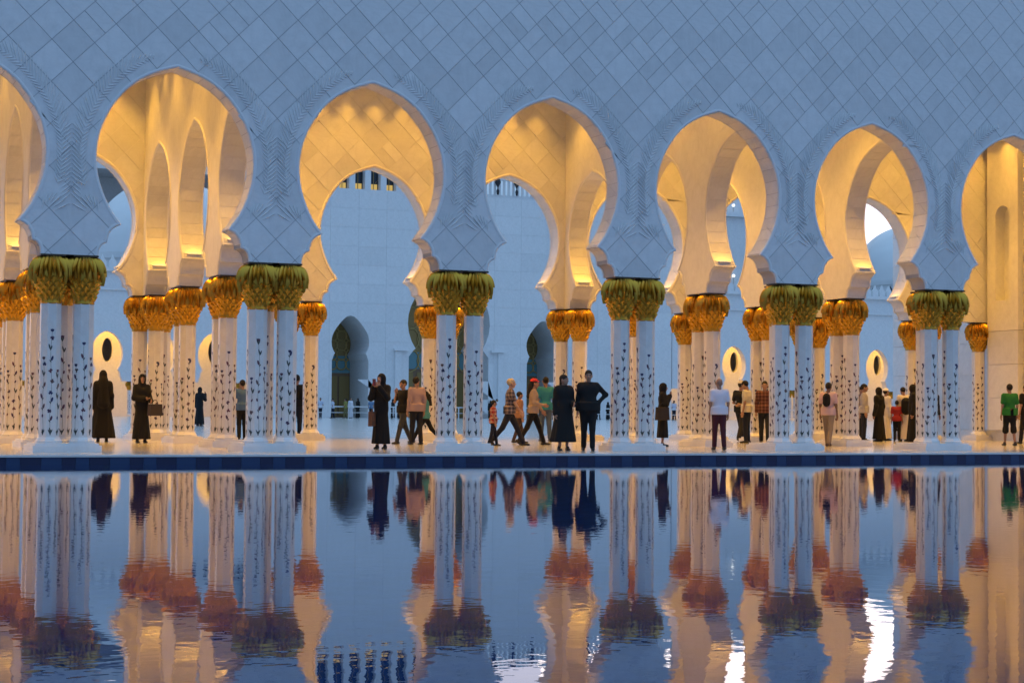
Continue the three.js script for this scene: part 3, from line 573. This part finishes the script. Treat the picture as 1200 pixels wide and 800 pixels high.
function paint(g, f) { const p = g.attributes.position, a = new Float32Array(p.count * 3); for (let i = 0; i < p.count; i++) a.set(f(p.getX(i), p.getY(i), p.getZ(i)), i * 3); g.setAttribute('color', new THREE.Float32BufferAttribute(a, 3)); return g; }
// head 0.235 m tall, chin at y = 0, face towards +z
const headGeo = (() => {
  let f = join([blob([0, 0.145, -0.012], [0.076, 0.09, 0.096]), blob([0, 0.085, 0.02], [0.064, 0.075, 0.07]), blob([0, 0.03, 0.045], [0.032, 0.03, 0.032])], 0.045);
  const add = join([cone([0, 0.125, 0.085], [0, 0.092, 0.107], 0.008, 0.014), blob([0, 0.088, 0.098], [0.02, 0.011, 0.014])], 0.012);
  const ears = [blob([0.079, 0.11, -0.005], [0.011, 0.031, 0.019]), blob([-0.079, 0.11, -0.005], [0.011, 0.031, 0.019])];
  const brow = cone([-0.04, 0.142, 0.082], [0.04, 0.142, 0.082], 0.012, 0.012), lips = blob([0, 0.056, 0.083], [0.026, 0.01, 0.012]), socket = [blob([0.033, 0.122, 0.093], [0.017, 0.011, 0.014]), blob([-0.033, 0.122, 0.093], [0.017, 0.011, 0.014])];
  const g = nets((x, y, z) => { let d = smin(smin(f(x, y, z), brow(x, y, z), 0.02), add(x, y, z), 0.014); d = smin(d, lips(x, y, z), 0.008); d = smin(d, Math.min(ears[0](x, y, z), ears[1](x, y, z)), 0.008); return Math.max(d, -Math.min(socket[0](x, y, z), socket[1](x, y, z))); }, [-0.11, -0.02, -0.13], [0.11, 0.25, 0.14], 0.0052);
  return paint(g, (x, y, z) => { if (z > 0.06 && Math.abs(y - 0.122) < 0.008 && Math.abs(Math.abs(x) - 0.033) < 0.014) return Math.abs(Math.abs(x) - 0.033) < 0.006 ? [0.08, 0.06, 0.06] : [1.3, 1.5, 1.7]; if (z > 0.06 && Math.abs(y - 0.145) < 0.006 && Math.abs(Math.abs(x) - 0.034) < 0.02) return [0.12, 0.1, 0.1]; if (z > 0.07 && Math.abs(y - 0.056) < 0.009 && Math.abs(x) < 0.025) return [0.85, 0.55, 0.55]; return [1, 1, 1]; });
})();
// relaxed left hand hanging along -y from the wrist at the origin, palm towards -x, thumb forward (+z)
const handGeo = (() => {
  const L = [join([cone([0, 0.01, 0], [0, -0.04, 0.002], 0.024, 0.026, 1.15), cone([0, -0.05, -0.024], [0, -0.075, -0.028], 0.014, 0.012), cone([0, -0.05, 0.022], [0, -0.085, 0.026], 0.014, 0.012), blob([0, -0.055, 0], [0.015, 0.04, 0.04])], 0.02)];
  [[0.026, 0.072], [0.009, 0.082], [-0.009, 0.076], [-0.026, 0.058]].forEach(([z, len]) => { const a = [0, -0.085, z], b = [-0.008, -0.085 - len * 0.48, z * 1.06], c = [-0.026, -0.085 - len * 0.86, z * 1.04]; L.push(join([cone(a, b, 0.0098, 0.0088), cone(b, c, 0.0088, 0.0075)], 0.004)); });
  L.push(join([cone([-0.004, -0.03, 0.03], [-0.014, -0.065, 0.052], 0.0125, 0.0105), cone([-0.014, -0.065, 0.052], [-0.022, -0.09, 0.05], 0.0105, 0.0085)], 0.006));
  const g = nets(join(L, 0.006), [-0.06, -0.19, -0.06], [0.045, 0.045, 0.085], 0.005);
  return paint(g, () => [1, 1, 1]);
})();
const ARMS = {                                               // elbow and wrist from the shoulder, x outwards, in units of body height
  down: [[0.022, -0.165, -0.012], [0.03, -0.318, 0.02]], swingf: [[0.02, -0.16, 0.05], [0.012, -0.28, 0.13]], swingb: [[0.022, -0.155, -0.065], [0.03, -0.305, -0.08]],
  phone: [[0.03, -0.14, 0.08], [-0.045, 0.0, 0.17]], face: [[0.035, -0.15, 0.06], [-0.06, -0.02, 0.11]], hip: [[0.115, -0.115, -0.035], [0.015, -0.215, 0.03]], hold: [[0.03, -0.165, 0.0], [0.0, -0.2, 0.14]], fold: [[0.035, -0.16, 0.03], [-0.09, -0.17, 0.1]], embrace: [[0.09, -0.05, -0.04], [0.2, -0.06, -0.02]],
};
const cloth = (c, extra = {}) => std({ color: new THREE.Color(...c), roughness: 0.9, ...extra });
const plaid = (a, b) => { const t = grayTexture(64, (u, v) => { const s = (q) => (q * 4 % 1) < 0.34 ? 1 : 0; const k = s(u) + s(v) + (((u * 8 % 1) < 0.12 || (v * 8 % 1) < 0.12) ? 0.6 : 0); return a.map((q, i) => q + (b[i] - q) * Math.min(1, k / 2)); }, 1, true); t.repeat.set(2.6, 2.6); return std({ map: t, roughness: 0.9 }); };
const SKIN = { light: [0.45, 0.27, 0.19], mid: [0.32, 0.18, 0.12], brown: [0.2, 0.105, 0.065] };
const planarUV = (g) => { const p = g.attributes.position, n = g.attributes.normal, u = []; for (let i = 0; i < p.count; i++) Math.abs(n.getX(i)) > 0.7 ? u.push(p.getZ(i), p.getY(i)) : u.push(p.getX(i), p.getY(i)); g.setAttribute('uv', new THREE.Float32BufferAttribute(u, 2)); return g; };
let folkSeed = 0;
function person(o) {
  const { x, z, h = 1.72, face = 0, label, group, far = false } = o, k = h / 1.75, cell = far ? 0.035 : 0.019, female = !!o.robe || o.female;
  const t = thing('person', label, 'person', [x, 0, z], face * Math.PI / 180, group), rnd = rng(100 + folkSeed++);
  const stride = o.stride || 0, sw = (female ? 0.158 : 0.182) * k * (o.slim || 1), hipw = 0.085 * k, hipY = 0.92 * k, shY = 1.435 * k, lean = (o.lean || 0), fat = (o.fat || 1) * 1.1;
  const legs = [1, -1].map((s) => { const a = stride * s, hip = [s * hipw, hipY, 0]; const kb = stride && s < 0 ? 0.5 * Math.abs(stride) : 0.05; const kn = [s * hipw * 1.02, hipY - 0.44 * k * Math.cos(a), 0.44 * k * Math.sin(a) + 0.01]; const a2 = a - kb; let an = [s * (hipw + 0.005), kn[1] - 0.4 * k * Math.cos(a2), kn[2] + 0.4 * k * Math.sin(a2)]; return { hip, kn, an, s, a2 }; });
  const drop = Math.min(...legs.map((l) => l.an[1])) - 0.078 * k; for (const l of legs) for (const q of ['hip', 'kn', 'an']) l[q][1] -= drop;
  const by = -drop, P = (px, py, pz) => [px, py + by, pz + (py - hipY) * lean];
  const chest = P(0, 1.3 * k, 0), belly = P(0, 1.05 * k, 0.01), pelvis = P(0, 0.95 * k, 0), neck = P(0, 1.5 * k, 0.0);
  const arms = [1, -1].map((s) => { const [e, w] = ARMS[(s > 0 ? o.left : o.right) || 'down']; const sh = P(s * sw, shY - 0.01 * k, -0.005); return { s, sh, el: [sh[0] + s * e[0] * h, sh[1] + e[1] * h, sh[2] + e[2] * h], wr: [sh[0] + s * w[0] * h, sh[1] + w[1] * h, sh[2] + w[2] * h] }; });
  const skin = std({ color: new THREE.Color(...(SKIN[o.skin || 'mid'])), roughness: 0.6, vertexColors: true });
  const torso = (q) => [cone(P(-0.07 * k, 1.33 * k, 0), P(0.07 * k, 1.33 * k, 0), 0.118 * k * fat + q, 0.118 * k * fat + q, 0.82), cone(P(-sw * 0.86, shY - 0.015 * k, -0.005), P(sw * 0.86, shY - 0.015 * k, -0.005), 0.058 * k + q, 0.058 * k + q), cone(chest, belly, 0.125 * k * fat + q, 0.122 * k * fat + q, 0.84), cone(belly, pelvis, 0.125 * k * fat + q, 0.138 * k * fat + q, 0.84)];
  const lo = [-0.62 * k, -0.02, -0.62 * k], hi = [0.62 * k, 1.82 * k, 0.62 * k];
  const bounds = (pts, m) => [[0, 1, 2].map((i) => Math.min(...pts.map((p) => p[i])) - m), [0, 1, 2].map((i) => Math.max(...pts.map((p) => p[i])) + m)];
  const mesh = (list, sm, pts, m, c = cell) => { const [a, b] = bounds(pts, m); return nets(join(list, sm), a, b, c); };
  // body: neck, trunk, arms, legs in one surface, with head and hands joined in
  const bodyL = [...torso(-0.022), cone(P(0, 1.42 * k, -0.012), P(0, 1.56 * k, 0.004), 0.055 * k, 0.05 * k)];
  for (const a of arms) bodyL.push(cone(a.sh, a.el, 0.044 * k, 0.036 * k), cone(a.el, a.wr, 0.036 * k, 0.024 * k));
  for (const l of legs) bodyL.push(cone(l.hip, l.kn, 0.07 * k, 0.05 * k), cone(l.kn, l.an, 0.05 * k, 0.034 * k));
  const allPts = [...arms.flatMap((a) => [a.sh, a.el, a.wr]), ...legs.flatMap((l) => [l.hip, l.kn, l.an]), neck, P(0, 1.6 * k, 0)];
  const hy = o.head ?? 0, hp = o.nod ?? 0, headAt = new THREE.Matrix4().makeTranslation(...P(0, 1.515 * k, 0.015)).multiply(new THREE.Matrix4().makeRotationY(hy * Math.PI / 180)).multiply(new THREE.Matrix4().makeRotationX(hp)).multiply(new THREE.Matrix4().makeScale(k, k, k));
  const geos = [paint(nets(join(bodyL, 0.03), ...bounds(allPts, 0.16), far ? 0.035 : 0.02), () => [1, 1, 1])];
  geos.push(headGeo.clone().applyMatrix4(headAt));
  if (!far) for (const a of arms) {
    const g = handGeo.clone(); if (a.s < 0) { g.scale(-1, 1, 1); const ix = g.index.array; for (let i = 0; i < ix.length; i += 3) { const q = ix[i]; ix[i] = ix[i + 1]; ix[i + 1] = q; } g.computeVertexNormals(); }
    const d = V(...a.wr).sub(V(...a.el)).normalize(); g.scale(k, k, k); g.applyQuaternion(new THREE.Quaternion().setFromUnitVectors(V(0, -1, 0), d)); g.translate(...a.wr); geos.push(g);
  }
  part('body', merge(geos), skin, t);
  const inHead = (f) => { const inv = headAt.clone().invert(), e = inv.elements; return (X, Y, Z) => f(e[0] * X + e[4] * Y + e[8] * Z + e[12], e[1] * X + e[5] * Y + e[9] * Z + e[13], e[2] * X + e[6] * Y + e[10] * Z + e[14]) * k; };
  const hc = P(0, 1.64 * k, 0);
  if (o.robe) {
    const hem = o.hem ?? 0.07, foot = [0, hem * k, 0.01], R = 0.225 * k * (o.full || 1), ph = rnd() * 6.28, cx = (legs[0].an[2] + legs[1].an[2]) / 2;
    const skirt = (X, Y, Z) => { const u = Math.max(0, Math.min(1, (1.0 * k - Y) / ((1.0 - hem) * k))); const zc = (Y - hipY) * lean + cx * u * 0.4; const ex = X, ez = (Z - zc) / 0.8, a = Math.atan2(ez, ex); const r = 0.135 * k * fat + u * (R - 0.135 * k) + 0.017 * u * Math.sin(a * 7 + ph + Y * 1.5) + 0.008 * u * Math.sin(a * 13 + Y * 3); const d = Math.hypot(ex, ez) - r; return Math.max(d * 0.85, hem * k - Y, Y - 1.12 * k); };
    const L = [skirt, ...torso(0.014)]; for (const a of arms) L.push(cone(a.sh, a.el, 0.066 * k, 0.066 * k), cone(a.el, a.wr, 0.062 * k, 0.07 * k));
    const [a, b] = bounds([...allPts, [-R, hem * k, -R], [R, hem * k, R]], 0.1); b[1] = 1.56 * k;
    part('robe', nets(join(L, 0.05), a, b, cell), cloth(o.robe), t);
  } else {
    const L = [...torso(0.006)]; const long = o.sleeves === 'long'; const pts = [neck, pelvis, chest];
    L.push((X, Y, Z) => { const d = (Math.hypot(X / 1.3, (Z - (Y - hipY) * lean) / 0.95) - 0.15 * k * fat) * 0.9; return Math.max(d, 0.86 * k + by - Y, Y - 1.06 * k - by); });
    for (const q of arms) { if (long) { L.push(cone(q.sh, q.el, 0.062 * k, 0.052 * k), cone(q.el, [q.el[0] + (q.wr[0] - q.el[0]) * 0.93, q.el[1] + (q.wr[1] - q.el[1]) * 0.93, q.el[2] + (q.wr[2] - q.el[2]) * 0.93], 0.05 * k, 0.04 * k)); pts.push(q.el, q.wr); } else { const m = 0.68; L.push(cone(q.sh, [q.sh[0] + (q.el[0] - q.sh[0]) * m, q.sh[1] + (q.el[1] - q.sh[1]) * m, q.sh[2] + (q.el[2] - q.sh[2]) * m], 0.064 * k, 0.066 * k)); pts.push(q.el); } pts.push(q.sh); }
    const [a, b] = bounds(pts, 0.16); b[1] = 1.525 * k + by;
    const sj = join(L, 0.04); part('shirt', planarUV(nets((X, Y, Z) => Math.max(sj(X, Y, Z), 0.865 * k + by - Y), a, b, cell)), Array.isArray(o.top) ? cloth(o.top) : o.top, t);
    if (o.skirt) { const R = 0.2 * k; const sk = (X, Y, Z) => { const u = (0.95 * k - Y) / (0.85 * k); const r = 0.15 * k + Math.max(0, u) * 0.06 * k + 0.012 * Math.sin(Math.atan2(Z, X) * 8); return Math.max(Math.hypot(X, (Z - 0.02) / 0.9) - r, 0.1 * k - Y, Y - 0.98 * k); }; part('skirt', nets(sk, [-0.34, 0.02, -0.34], [0.34, 1.0 * k + 0.03, 0.36], cell), cloth(o.skirt), t); }
    else {
      const end = o.shorts ? 0.15 : 0.96, T = [cone(P(-0.04 * k, 0.93 * k, 0), P(0.04 * k, 0.93 * k, 0), 0.125 * k * fat, 0.125 * k * fat, 0.9)], tp = [P(0, 1.0 * k, 0)];
      for (const l of legs) { const e = [0, 1, 2].map((i) => l.kn[i] + (l.an[i] - l.kn[i]) * end); T.push(cone(l.hip, l.kn, 0.09 * k * fat, 0.068 * k), cone(l.kn, e, o.shorts ? 0.085 * k : 0.066 * k, o.shorts ? 0.09 * k : 0.058 * k)); tp.push(l.hip, l.kn, e); }
      part('trousers', nets(join(T, 0.03), ...bounds(tp, 0.15), cell), cloth(o.bottom || [0.02, 0.02, 0.025]), t);
    }
  }
  for (const l of legs) {
    const y0 = l.an[1] - 0.078 * k, lift = Math.max(0, -l.a2) * (y0 > 0.03 ? 1.2 : 0), c = Math.cos(lift), s = Math.sin(lift), d = (f, u) => [l.an[0] + l.s * 0.01, l.an[1] + u * c * k - f * s * k, l.an[2] + (f * c + u * s) * k];
    part('shoe', mesh([cone(d(-0.05, -0.043), d(0.06, -0.05), 0.036 * k, 0.036 * k), cone(d(0.06, -0.05), d(0.16, -0.054), 0.036 * k, 0.024 * k), cone(d(0.0, 0.0), d(0, -0.05), 0.042 * k, 0.04 * k)], 0.02, [d(-0.05, 0), d(0.16, -0.06), d(0, -0.06), d(0, 0.0)], 0.07, far ? 0.03 : 0.013), cloth(o.shoes || [0.015, 0.013, 0.012], { roughness: 0.5 }), t);
  }
  const hb = [[hc[0] - 0.2, hc[1] - 0.24, hc[2] - 0.22], [hc[0] + 0.2, hc[1] + 0.2, hc[2] + 0.2]];
  if (o.veil) {
    const shell = blob([0, 0.125, -0.012], [0.096, 0.128, 0.118]), faceCut = blob([0, 0.1, 0.13], [0.057, 0.085, 0.09]);
    const hd = inHead((X, Y, Z) => Math.max(shell(X, Y, Z), o.cover ? -1 : -faceCut(X, Y, Z)));
    const L = [hd, cone(P(0, 1.47 * k, -0.01), P(0, 1.56 * k, -0.005), 0.1 * k, 0.085 * k), cone(P(-0.1 * k, 1.41 * k, 0), P(0.1 * k, 1.41 * k, 0), 0.09 * k, 0.09 * k)];
    if (o.veilLong) L.push(cone(P(0, 1.5 * k, -0.06), P(0, 0.95 * k, -0.1), 0.11 * k, 0.15 * k));
    part('headscarf', nets(join(L, 0.05), [-0.36, (o.veilLong ? 0.8 : 1.24) * k, -0.36], [0.36, 1.82 * k, 0.34], far ? 0.03 : 0.014), cloth(o.veil), t);
  } else if (!o.bald) {
    const cap = blob([0, 0.148, -0.016], [0.084, 0.099, 0.106]);
    const L = inHead((X, Y, Z) => { let d = cap(X, Y, Z); d = Math.max(d, -(blob([0, 0.07, 0.13], [0.078, 0.098, 0.11])(X, Y, Z)), (o.hairLow ?? 0.075) - Y - (Z < 0 ? 0.02 : -0.03)); return d; });
    const LL = [L]; if (o.longHair) LL.push(cone(P(0, 1.6 * k, -0.08), P(0, 1.3 * k, -0.13), 0.075 * k, 0.06 * k));
    part('hair', nets(join(LL, 0.03), [hb[0][0], o.longHair ? 1.18 * k : hb[0][1], hb[0][2] - 0.06], hb[1], far ? 0.026 : 0.0115), cloth(o.hair || [0.012, 0.01, 0.009]), t);
  }
  if (o.hat) { const f = inHead((X, Y, Z) => Math.max(blob([0, 0.165, -0.012], [0.094, 0.096, 0.112])(X, Y, Z), 0.165 - Y)); const L = [f]; if (o.brim) L.push(inHead(blob([0, 0.172, 0.11], [0.062, 0.009, 0.06]))); part('hat', nets((X, Y, Z) => Math.min(...L.map((q) => q(X, Y, Z))), hb[0], [hb[1][0], hb[1][1] + 0.05, hb[1][2] + 0.05], 0.012), cloth(o.hat), t); }
  t.updateMatrixWorld(true);
  return { t, wrists: arms.map((a) => t.localToWorld(V(...a.wr))), k };
}
function carried(name, label, geo, mat, pos, turn = 0) { const m = part(name, geo, mat); m.position.set(...pos); m.rotation.y = turn; tag(m, label, name.split('_').pop(), undefined, 'thing'); return m; }
const BLACK = [0.0022, 0.0022, 0.0032], CHAR = [0.009, 0.009, 0.012], NAVY = [0.007, 0.01, 0.022];
function handbag(w, hgt, d) { const g = new THREE.ExtrudeGeometry(shapeOf([[-w / 2, 0], [w / 2, 0], [w * 0.44, hgt], [-w * 0.44, hgt]]), { depth: d, bevelEnabled: true, bevelSize: 0.015, bevelThickness: 0.015, bevelSegments: 2 }); g.translate(0, 0, -d / 2); const a = new THREE.TorusGeometry(w * 0.24, 0.008, 6, 16, Math.PI); a.scale(1, 1.3, 1); a.translate(0, hgt, 0); return merge([g, a]); }
const phoneGeo = new THREE.BoxGeometry(0.075, 0.15, 0.01);

// along the walk, from the end with the veiled women to the end block
person({ x: 2.33, z: -9.16, h: 1.8, face: 178, robe: BLACK, veil: BLACK, veilLong: true, cover: true, full: 1.25, fat: 1.15, hem: 0.1, label: 'person in a long black robe and veil seen from behind' });
{ const p = person({ x: 3.11, z: -8.15, h: 1.7, face: 8, head: -14, robe: BLACK, veil: BLACK, left: 'hold', right: 'fold', hem: 0.1, full: 0.95, label: 'person in a black robe with bare face, a dark handbag on one arm' }); carried('dark_handbag', 'dark brown handbag hanging from the arm of a robed person', handbag(0.36, 0.26, 0.12), cloth([0.03, 0.02, 0.015], { roughness: 0.5 }), [p.wrists[0].x + 0.1, p.wrists[0].y - 0.35, p.wrists[0].z + 0.03], 0.5); }
person({ x: 6.7, z: -12.3, h: 1.66, face: 190, left: 'face', top: [0.05, 0.12, 0.3], bottom: BLACK, label: 'person in blue shirt raising a hand, half hidden by a front column' });
person({ x: 8.8, z: -14.2, h: 1.86, face: 150, left: 'hold', top: BLACK, bottom: CHAR, sleeves: 'long', label: 'person in black clothes half hidden behind a column cluster' });
person({ x: 13.19, z: -45.9, h: 1.8, face: 130, robe: BLACK, veil: BLACK, right: 'phone', label: 'person in black out in the courtyard raising an arm' });
{ const p = person({ x: 7.22, z: -1.79, h: 1.68, face: -42, head: -12, robe: BLACK, veil: BLACK, left: 'phone', right: 'phone', hem: 0.12, full: 0.92, skin: 'light', label: 'person in black robe and headscarf holding up a phone to photograph' });
  carried('mobile_phone', 'small dark phone held up in both hands of a robed person', phoneGeo, cloth([0.15, 0.02, 0.04], { roughness: 0.3 }), [(p.wrists[0].x + p.wrists[1].x) / 2 - 0.08, (p.wrists[0].y + p.wrists[1].y) / 2 + 0.12, (p.wrists[0].z + p.wrists[1].z) / 2 + 0.07], -0.7);
  carried('shoulder_bag', 'tan shoulder bag hanging beside the robed person with a phone', handbag(0.2, 0.3, 0.08), cloth([0.13, 0.06, 0.035]), [6.98, 0.52, -1.72], 0.9); }
person({ x: 9.6, z: -7.1, h: 1.68, face: -72, stride: 0.34, right: 'face', left: 'swingb', top: BLACK, bottom: [0.03, 0.035, 0.045], label: 'person in black top and grey trousers walking, hand at the face' });
person({ x: 9.6, z: -6.1, h: 1.7, face: 188, head: -60, stride: 0.1, top: [0.35, 0.24, 0.22], bottom: CHAR, sleeves: 'long', label: 'person in dusty pink shirt and dark trousers seen from behind' });
person({ x: 10.9, z: -9.0, h: 1.45, face: 250, stride: 0.5, left: 'swingf', top: [0.06, 0.25, 0.27], bottom: BLACK, female: true, longHair: true, label: 'person in teal top and black leggings striding past a front column' });
person({ x: 11.2, z: -4.9, h: 1.14, face: 80, stride: 0.2, top: plaid([0.55, 0.12, 0.1], [0.75, 0.68, 0.6]), bottom: NAVY, label: 'child in red and white top with dark trousers' });
person({ x: 11.8, z: -5.3, h: 1.76, face: 76, stride: 0.46, lean: 0.05, top: plaid([0.2, 0.19, 0.24], [0.62, 0.55, 0.52]), bottom: NAVY, hair: [0.42, 0.36, 0.27], skin: 'light', left: 'down', right: 'swingf', label: 'grey-haired person in checked short-sleeved shirt striding along' });
person({ x: 13.3, z: -8.2, h: 1.4, face: 90, stride: 0.25, top: [0.3, 0.15, 0.09], bottom: [0.05, 0.03, 0.03], female: true, label: 'person in rust-brown top walking behind the grey-haired one' });
person({ x: 12.75, z: -6.0, h: 1.74, face: 68, stride: 0.36, lean: 0.04, female: true, longHair: true, left: 'swingf', right: 'hold', top: [0.34, 0.25, 0.19], bottom: BLACK, sleeves: 'long', hat: [0.5, 0.03, 0.04], brim: true, label: 'long-haired person in red cap and beige top walking' });
person({ x: 15.05, z: -10.4, h: 1.84, face: 172, top: [0.02, 0.2, 0.3], bottom: [0.06, 0.09, 0.15], stride: 0.14, label: 'person in bright teal shirt and jeans seen from behind' });
person({ x: 10.9, z: -0.02, h: 1.69, face: -4, head: 40, robe: BLACK, hem: 0.2, full: 1.12, longHair: true, fat: 1.25, left: 'hold', skin: 'mid', label: 'dark-haired person in a long black dress beside the pool' });
person({ x: 11.44, z: 0.12, h: 1.8, face: -22, stride: 0.12, fat: 1.24, right: 'down', left: 'hip', top: BLACK, bottom: BLACK, sleeves: 'long', label: 'person all in black with one hand on the hip beside the pool' });
{ person({ x: 15.5, z: -4.06, h: 1.6, face: 62, robe: BLACK, veil: BLACK, hem: 0.24, full: 0.82, left: 'face', right: 'face', label: 'person in black coat and headscarf with hands raised to the face' });
  carried('satchel_bag', 'dark brown satchel at the hip of the person in a black coat', handbag(0.36, 0.3, 0.1), cloth([0.03, 0.022, 0.018]), [15.37, 0.68, -3.84], 0.2); }
person({ x: 15.15, z: -0.55, h: 1.68, face: 168, bald: true, hairLow: 0.1, top: [0.62, 0.63, 0.72], bottom: [0.055, 0.008, 0.016], stride: 0.13, fat: 1.06, skin: 'mid', label: 'person in white shirt and maroon trousers seen from behind' });
person({ x: 21.5, z: -10.5, h: 1.84, face: 120, top: BLACK, bottom: CHAR, stride: 0.3, hat: [0.6, 0.58, 0.55], left: 'hold', label: 'person in dark clothes and pale cap beneath the inner arches' });
person({ x: 20.3, z: -8.1, h: 1.78, face: -140, head: -10, nod: 0.4, top: [0.55, 0.52, 0.42], bottom: NAVY, right: 'hold', label: 'person in cream T-shirt and dark trousers looking down' });
person({ x: 20.38, z: -7.25, h: 1.77, face: -30, stride: 0.2, top: plaid([0.25, 0.1, 0.07], [0.5, 0.34, 0.28]), sleeves: 'long', bottom: CHAR, label: 'person in red-brown checked shirt beneath the inner arches' });
{ person({ x: 20.35, z: -3.95, h: 1.7, face: 130, stride: 0.24, top: [0.6, 0.42, 0.42], bottom: [0.26, 0.2, 0.14], skin: 'brown', shoes: [0.1, 0.06, 0.04], label: 'person in pale pink T-shirt and khaki trousers' });
  carried('small_backpack', 'small black backpack worn over a pale pink T-shirt', new THREE.CapsuleGeometry(0.1, 0.16, 4, 10), cloth(BLACK), [20.22, 1.22, -3.84]); }
person({ x: 26.0, z: -10.7, h: 1.78, face: 60, top: [0.4, 0.38, 0.38], sleeves: 'long', bottom: NAVY, label: 'person in light grey long-sleeved shirt and dark trousers' });
person({ x: 27.9, z: -13.7, h: 1.74, face: 30, top: [0.15, 0.08, 0.06], bottom: CHAR, label: 'person in brown top partly hidden behind the grey-shirted one' });
person({ x: 26.55, z: -10.7, h: 1.68, face: 200, robe: BLACK, veil: BLACK, label: 'person in black robe between the grey shirt and the white robe' });
person({ x: 27.7, z: -12.0, h: 1.66, face: 100, robe: [0.6, 0.57, 0.55], hat: [0.75, 0.73, 0.7], left: 'hold', label: 'person in white robe and white cap' });
person({ x: 27.22, z: -10.7, h: 1.28, face: 140, top: [0.3, 0.02, 0.025], bottom: BLACK, label: 'child in bright red top among robed people' });
{ person({ x: 27.5, z: -10.75, h: 1.7, face: 170, robe: [0.58, 0.54, 0.55], nod: 0.3, label: 'person in pale robe with dark hair and black rucksack' });
  carried('black_rucksack', 'black rucksack on the back of a pale-robed person', new THREE.CapsuleGeometry(0.15, 0.25, 4, 12), cloth(BLACK), [27.42, 1.1, -10.5]); }
person({ x: 26.9, z: -9.4, h: 1.76, face: 240, robe: BLACK, veil: BLACK, veilLong: true, cover: true, hem: 0.04, label: 'person in black robe and long veil right beside a column cluster' });
person({ x: 26.85, z: -4.75, h: 1.74, face: 165, top: [0.01, 0.15, 0.025], bottom: BLACK, shorts: true, fat: 1.1, stride: 0.16, label: 'person in bright green T-shirt and black shorts seen from behind' });
person({ x: 29.25, z: -7.0, h: 1.78, face: 180, top: BLACK, bottom: CHAR, stride: 0.2, label: 'person in dark clothes walking just past the green T-shirt' });
person({ x: 26.6, z: -8.0, h: 1.7, face: 0, top: BLACK, bottom: BLACK, sleeves: 'long', label: 'person in black seen through the gap of a column pair' });
person({ x: 31.46, z: -22.2, h: 0.95, face: 60, top: [0.5, 0.04, 0.05], bottom: [0.3, 0.05, 0.05], label: 'small child in red in the courtyard behind' });
// visitors along the far rail: four kinds, repeated
{
  const kinds = [
    { o: { robe: [0.62, 0.64, 0.7], hair: BLACK, label: 'visitor in white robe standing at the far rail', group: 'white-robed visitors at the rail' }, xs: [40.35, 53.65, 67.37] },
    { o: { top: [0.5, 0.55, 0.66], bottom: NAVY, label: 'visitor in pale shirt and dark trousers at the far rail', group: 'pale-shirted visitors at the rail' }, xs: [37.89, 38.7, 39.08, 71.19, 71.63, 52.29] },
    { o: { robe: BLACK, veil: BLACK, label: 'visitor in black robe standing at the far rail', group: 'black-robed visitors at the rail' }, xs: [41.33, 44.07, 44.84, 50.77, 52.93, 64.64, 67.72, 78.14, 55.75] },
    { o: { top: [0.12, 0.2, 0.32], bottom: CHAR, label: 'visitor in blue top and dark trousers at the far rail', group: 'blue-topped visitors at the rail' }, xs: [41.79, 51.97, 63.62, 67.29, 42.32, 59.11] },
    { o: { top: [0.2, 0.2, 0.05], bottom: [0.14, 0.13, 0.05], label: 'visitor in olive clothes standing at the far rail', group: 'olive-clad visitors at the rail' }, xs: [39.75, 51.25] },
  ];
  const r = rng(77);
  for (const { o, xs } of kinds) {
    let proto = null;
    for (const x of xs) {
      let t; if (!proto) { t = proto = person({ ...o, x: 0, z: 0, h: 1.7, far: true, stride: o.top ? 0.12 : 0 }).t; } else { t = proto.clone(); t.name = numbered('person'); scene.add(t); }
      t.position.set(x, 0, FARZ + 8.6 + 2.6 * r()); t.rotation.y = r() * 6.28; t.scale.setScalar(0.93 + 0.12 * r());
    }
  }
}
renderer.render(scene, camera);
